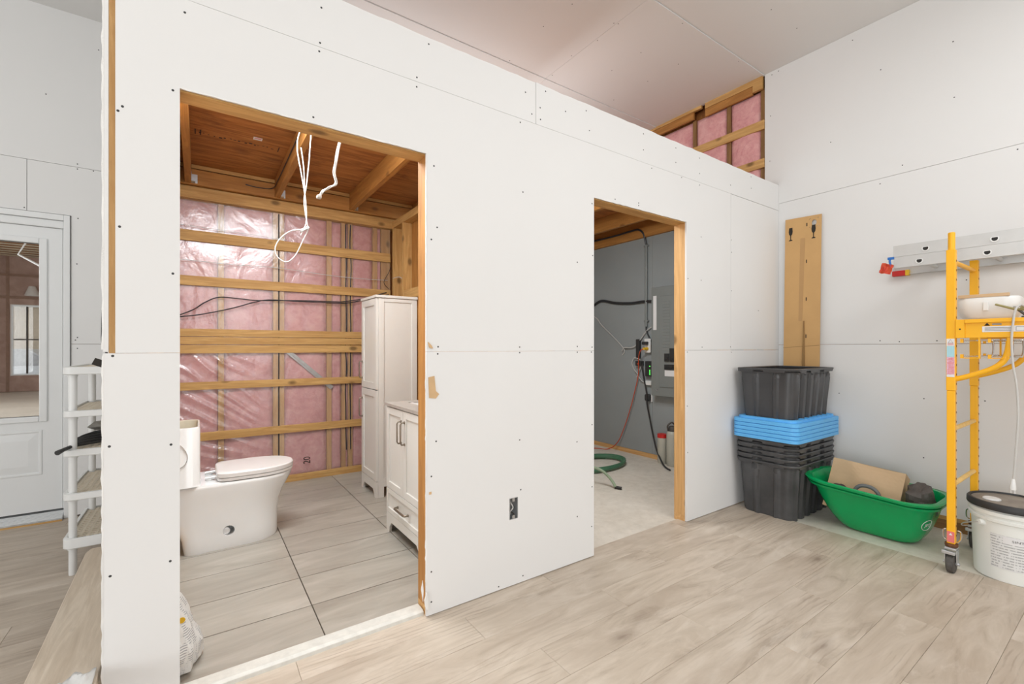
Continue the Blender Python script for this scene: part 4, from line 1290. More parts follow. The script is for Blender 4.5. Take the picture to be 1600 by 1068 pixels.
MB().box(4.1455, 4.1495, 3.262, 3.348, 1.182, 1.338).build('cover_plate', 'white_plastic', ou, bevel=0.003)
for z in (1.285, 1.225):
    MB().box(4.1435, 4.1452, 3.288, 3.322, z - 0.014, z + 0.014).build('receptacle', 'white_plastic', ou, bevel=0.003)
ps = thing('power_adapter', 'black power strip hanging left of the wall outlet', 'adapter', (4.17, 3.46, 1.22))
MB().box(4.150, XU, 3.425, 3.475, 1.12, 1.335).build('housing', 'black_rubber', ps, bevel=0.006)
a2 = thing('power_adapter', 'black plug adapter with orange switch under the wall outlet', 'adapter', (4.17, 3.4, 1.07))
MB().box(4.135, XU, 3.385, 3.47, 1.03, 1.085).build('housing', 'black_rubber', a2, bevel=0.006)
MB().box(4.130, 4.1345, 3.41, 3.435, 1.045, 1.06).build('switch', 'orange_cord', a2)
yp = thing('yellow_plug', 'yellow extension cord plug in the wall outlet', 'plug', (4.13, 3.3, 1.228))
MB().tube([(4.143, 3.305, 1.225), (4.100, 3.31, 1.225)], [0.020, 0.015], 14).box(4.085, 4.10, 3.297, 3.323, 1.214, 1.236).build('plug_body', 'tag_yellow', yp, smooth=40)
bp_ = thing('black_plug', 'black plug pushed into the top of the wall outlet', 'plug', (4.13, 3.32, 1.29))
MB().box(4.105, 4.143, 3.285, 3.355, 1.270, 1.305).build('plug_body', 'black_rubber', bp_, bevel=0.008)
ro = thing('router', 'small black network box with green lights by the breaker panel', 'router', (4.16, 3.28, 1.0))
MB().box(4.140, XU, 3.23, 3.335, 0.915, 1.085).build('case', 'black_rubber', ro, bevel=0.006)
for z in (1.03, 0.955, 0.97, 0.985, 0.94):
    MB().box(4.1385, 4.1398, 3.262, 3.272, z - 0.005, z + 0.005).build('status_light', 'green_led', ro)
for z in (1.02, 0.95):
    MB().tube(cat([(4.165, 3.229, z), (4.165, 3.215, z), (4.168, 3.204, z - 0.01)], 4), 0.004, 6).build('lead', 'black_cable', ro, smooth=True)
a3 = thing('plug_block', 'white cable connector with black tail below the router', 'plug', (4.17, 3.3, 0.84))
MB().box(4.155, XU, 3.265, 3.345, 0.815, 0.865).build('housing', 'white_plastic', a3, bevel=0.006)
MB().tube([(4.17, 3.264, 0.84), (4.17, 3.20, 0.845)], 0.008, 8).build('tail', 'black_cable', a3)
MB().tube(cat([(4.17, 3.346, 0.84), (4.165, 3.40, 0.86), (4.16, 3.44, 0.92), (4.16, 3.41, 1.02), (4.15, 3.40, 1.03)]), 0.005, 6).build('lead', 'white_cable', a3, smooth=True)
a4 = thing('cord_plug', 'round black cord plug midway down the gray wall', 'plug', (4.16, 3.31, 0.68))
MB().box(4.140, XU, 3.275, 3.350, 0.635, 0.715).build('plug_body', 'black_rubber', a4, bevel=0.02, seg=3)
MB().box(4.170, 4.1885, 3.262, 3.274, 0.63, 0.72).build('wall_plate', 'white_plastic', a4)
cable('black_cable', 'black power cord falling to the utility room floor by the bottles', [(4.16, 3.39, 1.06), (4.15, 3.37, 0.95), (4.15, 3.34, 0.82), (4.14, 3.31, 0.72), (4.13, 3.295, 0.60), (4.13, 3.26, 0.45), (4.12, 3.21, 0.28), (4.08, 3.13, 0.13), (4.01, 3.00, 0.02), (3.94, 2.90, 0.004), (3.90, 2.83, 0.006)], 0.009, 'black_cable')
cable('orange_cord', 'orange extension cord hanging from the outlet to the floor', [(4.09, 3.31, 1.222), (4.08, 3.35, 1.20), (4.10, 3.39, 1.12), (4.13, 3.415, 1.02), (4.15, 3.44, 0.90), (4.15, 3.49, 0.72), (4.15, 3.55, 0.53), (4.15, 3.64, 0.30), (4.14, 3.74, 0.10), (4.10, 3.86, 0.004), (4.0, 4.0, 0.0), (3.7, 4.05, 0.0)], 0.0055, 'orange_cord')
cable('white_wire', 'white wire curled left of the black power strip', [(4.16, 3.42, 1.10), (4.16, 3.50, 1.12), (4.16, 3.535, 1.06), (4.16, 3.50, 0.98), (4.16, 3.45, 0.93), (4.16, 3.47, 0.90)], 0.005, 'white_cable')
for (label, yy, rr, hh, mat, capm, nm2) in (('cloudy bottle with red lid against the utility room wall', 3.075, 0.050, 0.315, 'bottle', 'red', 'bottle'), ('tall cloudy jug with gray spout beside the red lidded bottle', 2.95, 0.060, 0.41, 'bottle', 'rubber', 'jug')):
    bt = thing(nm2, label, nm2, (4.1, yy, 0))
    cx = 4.105
    MB().lathe([(rr * 0.9, -0.006), (rr, 0.004), (rr, hh * 0.78), (rr * 0.94, hh * 0.83), (rr * 0.72, hh * 0.87)] if nm2 == 'jug' else [(rr * 0.9, -0.006), (rr, 0.004), (rr, hh * 0.86)], cx, yy, 20).build('body', mat, bt, smooth=True)
    z0 = hh * (0.87 if nm2 == 'jug' else 0.86)
    MB().lathe([(rr * (0.7 if nm2 == 'jug' else 1.04), z0), (rr * (0.6 if nm2 == 'jug' else 1.04), hh * 0.98), (rr * 0.5, hh)], cx, yy, 18).build('lid', capm, bt, smooth=True)
    if nm2 == 'jug':
        MB().tube(cat([(cx - 0.03, yy + 0.03, hh * 0.88), (cx - 0.05, yy + 0.02, hh * 1.02), (cx - 0.02, yy - 0.01, hh * 1.10), (cx + 0.02, yy - 0.03, hh * 1.0)]), 0.009, 8).build('handle', 'rubber', bt, smooth=True)
# coiled hose
hz = thing('garden_hose', 'green garden hose coiled on the utility room concrete', 'hose', (3.48, 3.40, 0))
pts = []
for q in range(76):
    a = 2 * PI * q / 24 + 0.6
    rad = 0.405 + 0.022 * math.sin(q * 0.21)
    pts.append((3.40 + (rad - 0.010 * (q // 24)) * math.cos(a) * 1.02, 3.42 + (rad - 0.010 * (q // 24)) * math.sin(a) * 0.62, 0.008 + 0.011 * (q / 24)))
MB().tube(pts, 0.0155, 8).build('coil', 'hose', hz, smooth=True)
MB().tube(cat([(2.86, 3.05, 0.16), (2.95, 2.97, 0.15), (3.00, 2.88, 0.12), (3.02, 2.80, 0.06), (3.015, 2.745, 0.012)]), 0.013, 8).build('pale_end', 'hose_pale', hz, smooth=True)
MB().tube([(3.015, 2.752, 0.010), (3.04, 2.70, 0.008)], 0.013, 10).build('coupling', 'black_rubber', hz, smooth=True)

# ================================================================ TOTES AND LIDS
def tote(name, label, x0, x1, y0, y1, zb, h, mat, group=None):
    t = thing(name, label, 'storage bin', ((x0 + x1) / 2, (y0 + y1) / 2, zb), group)
    N = 160
    cx, cy = (x0 + x1) / 2, (y0 + y1) / 2
    HX, HY = (x1 - x0) / 2 - 0.032, (y1 - y0) / 2 - 0.030      # wall half sizes at the top
    hx, hy = HX - 0.020, HY - 0.028                             # at the base

    def outline(ax, ay, rc, rib, off):
        per = []
        # walk the perimeter: straight sides plus rounded corners
        segs = []
        L = [2 * (ax - rc), 2 * (ay - rc)]
        arc = PI / 2 * rc
        tot = 2 * (L[0] + L[1]) + 4 * arc
        for k in range(N):
            s = tot * k / N
            out = None
            for side in range(4):
                l = L[side % 2]
                if s < l:
                    u = s / l
                    p = {0: (-ax + rc + s, -ay), 1: (ax, -ay + rc + s), 2: (ax - rc - s, ay), 3: (-ax, ay - rc - s)}[side]
                    nn = {0: (0, -1), 1: (1, 0), 2: (0, 1), 3: (-1, 0)}[side]
                    if side in (0, 2):
                        r_ = 0.020 * max(0, min(1, (math.cos(2 * PI * u * 5) * 2.6 + 0.3)))
                    else:
                        r_ = 0.0 if 0.30 < u < 0.72 else (0.018 if (0.17 < u < 0.30 or 0.72 < u < 0.85) else 0.006)
                    out = (p, nn, r_)
                    break
                s -= l
                if s < arc:
                    a = -PI / 2 + side * PI / 2 + s / rc
                    c_ = {0: (ax - rc, -ay + rc), 1: (ax - rc, ay - rc), 2: (-ax + rc, ay - rc), 3: (-ax + rc, -ay + rc)}[side]
                    out = ((c_[0] + rc * math.cos(a), c_[1] + rc * math.sin(a)), (math.cos(a), math.sin(a)), 0.006)
                    break
                s -= arc
            if out is None:
                out = ((-ax, ay - rc), (-1, 0), 0.006)
            (px, py), nn, r_ = out
            d = r_ * rib + off
            per.append((cx + px + nn[0] * d, cy + py + nn[1] * d))
        return per

    def ring(f, z, rib, off, dz=None):
        o = outline(hx + (HX - hx) * f, hy + (HY - hy) * f, 0.05, rib, off)
        return [(x, y, zb + z + (dz[i] if dz else 0)) for i, (x, y) in enumerate(o)]
    notch = [0.013 if (int(i * 26 / N) % 3 == 1) else 0.0 for i in range(N)]
    rs = [ring(0, 0, 0.2, -0.03), ring(0, 0.0, 1, -0.004), ring(0.02, 0.006, 1, 0), ring(0.80, h - 0.075, 1, 0), ring(0.84, h - 0.062, 0.35, 0.003), ring(0.93, h - 0.030, 0.2, 0.003)]
    MB().loft(rs + [ring(0.95, h - 0.026, 0.1, -0.002), ring(0.9, h - 0.05, 0.9, -0.0025), ring(0.80, h - 0.075, 1, -0.0025), ring(0.02, 0.010, 1, -0.0025)], True, True).build('body', mat, t, smooth=32)
    rr = [ring(0.94, h - 0.024, 0.0, 0.0035), ring(1, h - 0.028, 0, 0.022, notch), ring(1, h - 0.028, 0, 0.027, notch), ring(1, h - 0.004, 0, 0.030), ring(1, h, 0, 0.027), ring(1, h, 0, 0.002), ring(0.97, h - 0.006, 0, -0.002)]
    rr.append(rr[0])
    MB().loft(rr, False, False).build('rim', mat, t, smooth=32)
    return t


TX0, TX1, TY0, TY1 = 3.405, 4.115, 1.452, 1.902
names = ['bottom black storage tote standing on the concrete in the nested stack', 'second black tote from the bottom of the nested stack', 'middle black tote of the nested stack of five', 'second black tote from the top of the nested stack', 'uppermost rim of the nested black totes directly under the blue lids']
HT = 0.405
for k in range(5):
    tote('storage_tote', names[k], TX0, TX1, TY0, TY1, -0.005 + 0.040 * k, HT, 'dusty_black', 'nested black totes')
ZL = -0.005 + 0.16 + HT + 0.001
LT = 0.0285
lidn = ['lowest blue lid resting on the nested black totes', 'second blue lid from the bottom of the lid stack', 'middle blue lid of the stacked lids', 'second blue lid from the top of the lid stack', 'topmost blue lid directly under the upper black tote']
for k in range(5):
    t = thing('tote_lid', lidn[k], 'lid', (3.75, 1.68, ZL + LT * k), 'stacked blue lids')
    z = ZL + LT * k
    R = lambda d, zz, r=0.05: [(x, y, zz) for x, y in rrect(3.397 + d, 4.135 - d, 1.440 + d, 1.908 - d, r, 6)]
    MB().loft([R(0.004, z + 0.0005), R(0, z + 0.002), R(0, z + LT - 0.004), R(0.003, z + LT - 0.0015), R(0.02, z + LT - 0.0015)]).build('lid_skirt', 'blue_plastic', t, smooth=40)
    if k == 4:
        pl = MB().loft([R(0.026, z + LT - 0.001), R(0.026, z + LT + 0.014), R(0.030, z + LT + 0.017), R(0.055, z + LT + 0.017), R(0.060, z + LT + 0.004), R(0.10, z + LT + 0.004)])
        pl.build('raised_ring', 'blue_plastic', t, smooth=40)
        for q in range(7):
            xx = 3.55 + 0.075 * q
            MB().box(xx, xx + 0.035, 1.458, 1.50, z + LT + 0.0175, z + LT + 0.023).build('lid_rib', 'blue_plastic', t, bevel=0.003)
tote('storage_tote', 'single upright black ribbed tote on top of the blue lids', 3.41, 4.105, 1.452, 1.902, ZL + LT * 5 + 0.006, 0.375, 'black_plastic')

# ================================================================ LEANING CARDBOARD
cbd = thing('cardboard_strip', 'tall brown cardboard strip with goblet marks leaning in the corner', 'cardboard', (4.15, 1.72, 0))


def lean(y, z, d=0.0):   # point on the leaning sheet
    return (4.128 + 0.045 * z / 2.33 - d, y, z)


cells_us = [1.588, 1.628, 1.654, 1.862]
m = MB()
outer = [(1.597, -0.004), (1.872, -0.004), (1.862, 2.338), (1.585, 2.326)]
hole = [(1.640 + 0.018 * math.cos(2 * PI * k / 20), 2.268 + 0.024 * math.sin(2 * PI * k / 20)) for k in range(20)]
# ring of quads around the hole inside a small square, rest as rectangles
sq = []
for k in range(20):
    a = 2 * PI * k / 20
    s = 0.034 / max(abs(math.cos(a)), abs(math.sin(a)))
    sq.append((1.640 + s * math.cos(a), 2.268 + s * 1.1 * math.sin(a)))


def sheet(poly, d0, d1):
    n = len(poly)
    vs = [lean(y, z, d0) for y, z in poly] + [lean(y, z, d1) for y, z in poly]
    return vs, [tuple(range(n)), tuple(range(2 * n - 1, n - 1, -1))] + [(i, i + n, (i + 1) % n + n, (i + 1) % n) for i in range(n)]


d0, d1 = 0.0, 0.004
hs = 0.034
for poly in ([(1.597, -0.004), (1.872, -0.004), (1.8627, 2.2306), (1.5862, 2.2306)], [(1.5862, 2.2306), (1.606, 2.2306), (1.606, 2.3054), (1.5853, 2.3054)], [(1.674, 2.2306), (1.8627, 2.2306), (1.8622, 2.3054), (1.674, 2.3054)], [(1.5853, 2.3054), (1.8622, 2.3054), (1.862, 2.338), (1.585, 2.326)]):
    m.add(*sheet(poly, d0, d1))
vs = [lean(y, z, d) for d in (d0, d1) for y, z in hole] + [lean(y, z, d) for d in (d0, d1) for y, z in sq]
fs = []
for k in range(20):
    j = (k + 1) % 20
    fs += [(20 + k, 20 + j, 60 + j, 60 + k), (k, 40 + k, 40 + j, j), (k, j, 20 + j, 20 + k)]
m.add(vs, fs)
m.build('sheet', 'cardboard', cbd)


def on_card(poly, name, mat, d=0.0046, k=0.0006):
    m = MB()
    m.add(*sheet(poly, d, d + k))
    return m.build(name, mat, cbd)


for (yc, zc, s) in ((1.818, 2.205, 1.0), (1.643, 2.195, 1.0)):
    w = 0.016
    gob = [(yc + w * 0.8, zc + 0.055), (yc - w * 0.8, zc + 0.055), (yc - w, zc + 0.02), (yc - w * 0.75, zc - 0.002), (yc - 0.004, zc - 0.012), (yc - 0.003, zc - 0.045), (yc - 0.014, zc - 0.052), (yc - 0.014, zc - 0.057), (yc + 0.014, zc - 0.057), (yc + 0.014, zc - 0.052), (yc + 0.003, zc - 0.045), (yc + 0.004, zc - 0.012), (yc + w * 0.75, zc - 0.002), (yc + w, zc + 0.02)]
    on_card(gob, 'goblet_mark', 'ink')
for zc in (2.262, 1.955, 1.641, 1.332):
    on_card([(1.690, zc - 0.014), (1.697, zc - 0.014), (1.697, zc + 0.014), (1.690, zc + 0.014)], 'slit', 'ink')
on_card([(1.722, 1.46), (1.752, 1.46), (1.742, 2.155), (1.706, 2.155)], 'rubbed_band', 'cardboard_edge', 0.0044, 0.0003).data.materials[0] = plain('rubbed_cardboard', srgb(190, 150, 102), 0.85, var=0.04)
on_card([(1.695, 0.9), (1.722, 0.9), (1.712, 1.46), (1.706, 1.46)], 'cut_flap', 'cardboard_edge', 0.006, 0.008)
on_card([(1.592, 1.255), (1.87, 1.235), (1.87, 1.238), (1.592, 1.258)], 'crease', 'cardboard_edge', 0.0042, 0.0004)

# ================================================================ GREEN SLED AND ITS LOAD
sd = thing('utility_sled', 'bright green plastic utility sled with rolled rim by the wall', 'sled', (3.75, 1.1, 0))


SE = lambda f: max(f, 0.0) ** 0.56


def sled_dims(f, grow=0.0):
    e = SE(f)
    return (3.680 - e * 0.155 - grow, 3.90 + e * 0.10 + grow, 0.905 - e * 0.130 - grow, 1.262 + (max(f, 0.0) ** 0.62) * 0.195 + grow, 0.10 + 0.05 * f)


def sled_ring(f, dz=0.0, grow=0.0, n=96):
    z = -0.004 + f * 0.302 + dz
    x0, x1, y0, y1, rr = sled_dims(f, grow)
    out = []
    for x, y in rrect(x0, x1, y0, y1, rr, n // 4 - 1):
        lift = 0.035 * max(0, (y - 1.1) / 0.35) * f
        out.append((x, y, z + lift))
    return out


rs = [sled_ring(0, 0, -0.03), sled_ring(0.0, 0, 0.0), sled_ring(0.015), sled_ring(0.04), sled_ring(0.09), sled_ring(0.17), sled_ring(0.28), sled_ring(0.4), sled_ring(0.6), sled_ring(0.8), sled_ring(0.855),
      sled_ring(0.86, 0, 0.018), sled_ring(0.87, 0.0, 0.024), sled_ring(0.915, 0.0, 0.024), sled_ring(0.925, 0, 0.008), sled_ring(0.945, 0, 0.008), sled_ring(0.95, 0, 0.026), sled_ring(0.99, 0, 0.028), sled_ring(1.012, 0, 0.018), sled_ring(1.0, 0, -0.006), sled_ring(0.9, 0, -0.010), sled_ring(0.6, 0, -0.008), sled_ring(0.3, 0, -0.006), sled_ring(0.05, 0.006, -0.008)]
MB().loft(rs).build('hull', 'green_plastic', sd, smooth=50)
# oval emblem on the rounded near corner of the hull
def emb(u, w, d=0.0015):   # u runs around the corner, w is the height
    f = max(0.02, min(1, (w + 0.004) / 0.302))
    x0, x1, y0, y1, rr = sled_dims(f)
    a = 1.40 * PI + u / rr
    return (x0 + rr + (rr + d) * math.cos(a), y0 + rr + (rr + d) * math.sin(a), w)
em = MB()
ov = [emb(0.040 * math.cos(a), 0.150 + 0.036 * math.sin(a)) for a in [2 * PI * k / 28 for k in range(28)]]
em.tube(ov, 0.0016, 5, closed=True)
em.build('oval_emblem', 'white_print', sd)
text_mb('JET', 0.030, None, 0.0004, (1, 1), bend=lambda v: emb(v.x, 0.150 + v.y, 0.0015 + v.z)).build('emblem_lettering', 'white_print', sd)

bx = thing('cardboard_box', 'worn flattened cardboard box tipped over inside the green sled', 'box', (3.85, 1.17, 0.1))
T_ = Matrix.Translation((3.80, 1.175, 0.235)) @ Matrix.Rotation(math.radians(4), 4, 'X') @ Matrix.Rotation(math.radians(24), 4, 'Y')
m = MB()
nb = 14
L2, H2, D2 = 0.205, 0.175, 0.075
front = []
for j in range(nb + 1):
    for i in range(nb + 1):
        u, w = -L2 + 2 * L2 * i / nb, -H2 + 2 * H2 * j / nb
        front.append((-D2 + 0.010 * mnoise.noise(Vector((u * 9, w * 9, 2))) , u, w))
fs = [(j * (nb + 1) + i, j * (nb + 1) + i + 1, (j + 1) * (nb + 1) + i + 1, (j + 1) * (nb + 1) + i) for j in range(nb) for i in range(nb)]
m.add(front, fs)
m.add([(-D2, -L2, H2), (-D2, L2, H2), (D2, L2 * 0.9, H2 * 0.98), (D2, -L2 * 0.95, H2 * 0.98)], [(0, 1, 2, 3)])
m.add([(-D2, L2, -H2), (-D2, L2, H2), (D2, L2 * 0.9, H2 * 0.98), (D2, L2 * 0.95, -H2)], [(0, 1, 2, 3)])
m.add([(-D2, -L2, -H2), (-D2, -L2, H2), (D2, -L2 * 0.95, H2 * 0.98), (D2, -L2 * 0.95, -H2)], [(0, 1, 2, 3)])
m.add([(D2, -L2 * .95, -H2), (D2, L2 * .95, -H2), (D2, L2 * .9, H2 * 0.98), (D2, -L2 * 0.95, H2 * 0.98)], [(0, 1, 2, 3)])
m.xform(T_).build('carton', 'cardboard_pale', bx)
MB().box(-D2 - 0.013, -D2 - 0.011, -L2 + 0.005, -L2 + 0.050, -0.055, -0.008).xform(T_).build('shipping_label', 'label_white', bx)
MB().box(-D2 - 0.016, -D2 - 0.0135, -L2 + 0.012, -L2 + 0.044, -0.04, -0.03).xform(T_).build('label_bar', 'ink', bx)
lm = MB()
for q in range(7):
    lm.box(-D2 - 0.013, -D2 - 0.0105, -0.115 + 0.017 * q, -0.103 + 0.017 * q, -0.032, -0.024)
stuff(lm.xform(T_).build('printed_line', 'ink', bx))
MB().box(-D2 + 0.02, D2 - 0.02, L2 - 0.004, L2 + 0.0, -0.06, 0.02).xform(T_).build('side_sticker', 'olive', bx)

hl = MB().tube(cat([(3.585, 1.175, 0.20), (3.60, 1.18, 0.27), (3.61, 1.15, 0.318), (3.615, 1.09, 0.322), (3.615, 1.05, 0.285), (3.61, 1.04, 0.20)]), 0.012, 10).build('foam_handle', 'gray_foam', None, smooth=True)
tag(hl, 'gray curved foam handle sticking up inside the green sled', 'handle')


def crumple(name, label, cat_, c, r, mat, seed=0, n=22, amp=0.35, flat=0.0):
    rings = []
    for j in range(1, n // 2):
        th = PI * j / (n // 2)
        ring = []
        for k in range(n):
            a = 2 * PI * k / n
            d = Vector((math.sin(th) * math.cos(a), math.sin(th) * math.sin(a), -math.cos(th)))
            w = 1 + amp * mnoise.noise(d * 1.7 + Vector((seed, 0, 0))) + amp * 0.4 * mnoise.noise(d * 4.5 + Vector((0, seed, 0)))
            ring.append((c[0] + d.x * r[0] * w, c[1] + d.y * r[1] * w, c[2] + d.z * r[2] * w))
        rings.append(ring)
    o = MB().loft(rings).build(name, mat, None, smooth=24)
    return tag(o, label, cat_)


crumple('dark_bag', 'crinkled dark gray bag at the end of the green sled', 'bag', (3.76, 0.875, 0.262), (0.085, 0.075, 0.105), 'foil', 3)
crumple('work_glove', 'dark crumpled glove in the green sled beside the foam handle', 'glove', (3.60, 1.265, 0.278), (0.035, 0.045, 0.030), 'glove', 9)

# ================================================================ SCAFFOLD
sc = thing('scaffold', 'yellow rolling scaffold with platform and casters by the right wall', 'scaffold', (3.68, 0.0, 0))
PXF, PXR = (3.400, 3.440), (3.930, 3.970)
for fi, YS in enumerate((0.648, -1.20)):
    for pi_, (xa, xb) in enumerate((PXF, PXR)):
        ya, yb2 = YS, YS + 0.038
        p = MB().box(xa, xb, ya, yb2, 1.0, 1.775).build('post', 'yellow', sc, bevel=0.003)
        MB().box(xa + 0.002, xb - 0.002, ya + 0.002, yb2 - 0.002, 0.158, 0.9995).build('lower_post', 'yellow', sc, bevel=0.003)
        if pi_ == 0 or fi == 1:
            MB().lathe([(0.0155, 1.7755), (0.0155, 1.868), (0.012, 1.872)], (xa + xb) / 2, (ya + yb2) / 2, 16).build('coupling_pin', 'yellow', sc, smooth=True)
        hm = MB()
        for q in range(30):
            z = 0.20 + 0.052 * q
            hm.box(xa + 0.016, xa + 0.024, ya - 0.0012, ya - 0.0002, z, z + 0.010)
        stuff(hm.build('adjustment_holes', 'rust', p))
        cx, cy = (xa + xb) / 2, (ya + yb2) / 2
        cs = thing('caster', '', '', (cx, cy, 0))
        for kk in ('label', 'category'):
            del cs[kk]
        cs.parent = sc
        cs.location = Vector((cx, cy, 0)) - sc.location
        MB().lathe([(0.026, 0.140), (0.028, 0.146), (0.028, 0.1575)], cx, cy, 20).build('rust_collar', 'rust', cs, smooth=True)
        MB().box(cx - 0.034, cx + 0.034, cy - 0.024, cy + 0.024, 0.128, 0.1395).build('top_plate', 'galv', cs, bevel=0.003)
        for sy in (-0.026, 0.022):
            MB().prism([(cx - 0.022, 0.1275), (cx + 0.026, 0.1275), (cx + 0.018, 0.06), (cx + 0.010, 0.042), (cx - 0.014, 0.042), (cx - 0.020, 0.06)], 'xz', cy + sy, cy + sy + 0.004).build('fork_plate', 'galv', cs)
        wm = MB().lathe([(0.012, -0.017), (0.044, -0.017), (0.052, -0.013), (0.0545, 0.0), (0.052, 0.013), (0.044, 0.017), (0.012, 0.017)], 0, 0, 28)
        wm.xform(Matrix.Translation((cx - 0.002, cy, 0.0490)) @ Matrix.Rotation(PI / 2, 4, 'X')).build('wheel', 'rubber', cs, smooth=45)
        MB().tube([(cx - 0.002, cy - 0.033, 0.0495), (cx - 0.002, cy + 0.033, 0.0495)], 0.008, 10).build('axle', 'galv', cs, smooth=True)
        MB().box(cx - 0.046, cx - 0.0265, cy - 0.022, cy + 0.034, 0.104, 0.122).build('brake_pedal', 'galv', cs, bevel=0.003)
        MB().tube(cat([(cx, cy + 0.022, 0.17), (cx, cy + 0.034, 0.185), (cx, cy + 0.034, 0.222), (cx, cy + 0.022, 0.230)], 4), 0.004, 6).build('lock_pin', 'chrome', cs, smooth=True)
        MB().tube(cat([(cx, cy - 0.022, 0.165), (cx, cy - 0.036, 0.185), (cx, cy - 0.038, 0.225), (cx, cy - 0.024, 0.232)], 4), 0.004, 6).build('lock_pin', 'chrome', cs, smooth=True)
    yc = YS + 0.019
    for z in (1.712, 0.785, 0.476, 1.095):
        if z == 1.095:
            continue
        MB().tube([(3.4405, yc, z), (3.9295, yc, z)], 0.0125, 12).build('rung', 'yellow' if z > 1 else 'yellow_worn', sc, smooth=True)
# platform
pf = MB()
for xr_, s in ((3.400, 1), (3.970, -1)):
    xs = sorted((xr_, xr_ + s * 0.004))
    xf = sorted((xr_ + s * 0.004, xr_ + s * 0.03))
    m = MB().box(xs[0], xs[1], -1.160, 0.610, 1.289, 1.383)
    m.box(xf[0], xf[1], -1.160, 0.610, 1.289, 1.293).box(xf[0], xf[1], -1.160, 0.610, 1.379, 1.383)
    xo = sorted((xr_ - s * 0.012, xr_))
    m.box(xo[0], xo[1], -1.160, 0.610, 1.368, 1.388)
    m.build('side_rail', 'yellow', sc, bevel=0.0015)
    xg = sorted((xr_ - s * 0.006, xr_ + s * 0.034))
    MB().box(xg[0], xg[1], 0.6105, 0.6475, 1.288, 1.388).build('end_bracket', 'yellow', sc, bevel=0.002)
    MB().tube([(xg[0] - 0.001, 0.629, 1.336), (xg[0], 0.629, 1.336)], 0.004, 10).build('bolt_hole', 'hole_dark', sc)
    # knee braces under the platform
    xm = xr_ + s * 0.018
    MB().tube(cat([(xm, 0.655, 1.062), (xm, 0.60, 1.082), (xm, 0.52, 1.120), (xm, 0.475, 1.160), (xm, 0.455, 1.215), (xm, 0.448, 1.288)]), 0.014, 12).build('knee_brace', 'yellow', sc, smooth=True)
    # spring latches
    for yo in (0.0, -0.105):
        ms = xm - s * 0.006
        yl = 0.618 + yo
        MB().box(ms - 0.010, ms + 0.010, yl - 0.065, yl - 0.058, 1.178, 1.2885).box(ms - 0.010, ms + 0.010, yl - 0.0585, yl, 1.178, 1.182).build('latch_bracket', 'yellow', sc)
        for (za, zb) in ((1.178, 1.20), (1.262, 1.284)):
            MB().box(ms - 0.008, ms + 0.008, yl, yl + 0.012, za, zb).build('latch_lug', 'yellow', sc)
        for z in (1.19, 1.274):
            MB().tube([(ms, yl - 0.004 - 0.004 * q, z + (0.003 if q % 2 else -0.003)) for q in range(13)], 0.0022, 6).build('spring', 'galv', sc)
        MB().tube(cat([(ms, yl - 0.05, 1.274), (ms, yl - 0.105, 1.274), (ms, yl - 0.110, 1.268), (ms, yl - 0.112, 1.23), (ms, yl - 0.108, 1.194), (ms, yl - 0.10, 1.19), (ms, yl - 0.05, 1.19)], 4), 0.0042, 8).build('latch_pin', 'chrome', sc, smooth=True)
MB().box(3.405, 3.965, -1.158, 0.608, 1.3835, 1.388).build('deck', 'spruce_y', sc)
# labels on the platform rail and posts
lx = 3.387
MB().box(lx - 0.0008, lx, 0.0, 0.545, 1.318, 1.348).xform(Matrix.Translation((3.3995 - lx, 0, 0))).build('instruction_label', 'label_white', sc)
lab = MB()
for (ya, yb2) in ((0.395, 0.425), (0.325, 0.355), (0.25, 0.28)):
    for q in ((ya, yb2, 1.322, 1.324), (ya, yb2, 1.342, 1.344), (ya, ya + 0.002, 1.324, 1.342), (yb2 - 0.002, yb2, 1.324, 1.342)):
        lab.box(3.3980, 3.3986, *q)
lab.build('label_diagram', 'label_gray', sc)
lab = MB()
for q in range(3):
    lab.box(3.3980, 3.3986, 0.44, 0.535, 1.324 + 0.007 * q, 1.327 + 0.007 * q)
lab.build('label_text', 'label_gray', sc)
tri = MB().prism([(0.538, 1.351), (0.516, 1.351), (0.527, 1.366)], 'yz', 3.3980, 3.3994)
tri.build('warning_triangle', 'ink', sc)
MB().box(3.3982, 3.3994, 0.475, 0.508, 1.354, 1.362).build('warning_word', 'label_gray', sc)
YL0, YL1 = 0.651, 0.683
for (z0, z1, mt, nm_) in ((1.245, 1.285, 'label_white', 'warning_label'), (1.185, 1.2445, 'label_blue', 'warning_label'), (1.088, 1.1845, 'label_pink', 'warning_label'), (1.075, 1.0875, 'label_white', 'warning_label')):
    MB().box(3.3988, 3.3996, YL0, YL1, z0, z1).build(nm_, mt, sc)
tm = MB()
tri_pts = [(3.3984, 0.677, 1.262), (3.3984, 0.657, 1.262), (3.3984, 0.667, 1.281)]
tm.tube(tri_pts, 0.0009, 5, closed=True)
tm.build('warning_triangle', 'ink', sc)
tm = MB()
for q in range(13):
    tm.box(3.3982, 3.3987, YL0 + 0.003, YL1 - 0.003 - 0.006 * random.random(), 1.094 + 0.0068 * q, 1.0965 + 0.0068 * q)
for q in range(4):
    tm.box(3.3982, 3.3987, YL0 + 0.004, YL1 - 0.004, 1.250 + 0.003 * q, 1.2512 + 0.003 * q)
stuff(tm.build('label_text', 'label_red', sc))
MB().box(3.4005, 3.4018, 0.652, 0.682, 0.166, 0.225).build('warning_label', 'label_red', sc)
MB().prism([(0.674, 0.205), (0.660, 0.205), (0.667, 0.218)], 'yz', 3.3998, 3.4004).build('warning_triangle', 'label_white', sc)

# ================================================================ THINGS ON THE SCAFFOLD
bs_ = thing('plastic_basin', 'white rounded plastic basin on the scaffold platform', 'basin', (3.60, 0.545, 1.389))


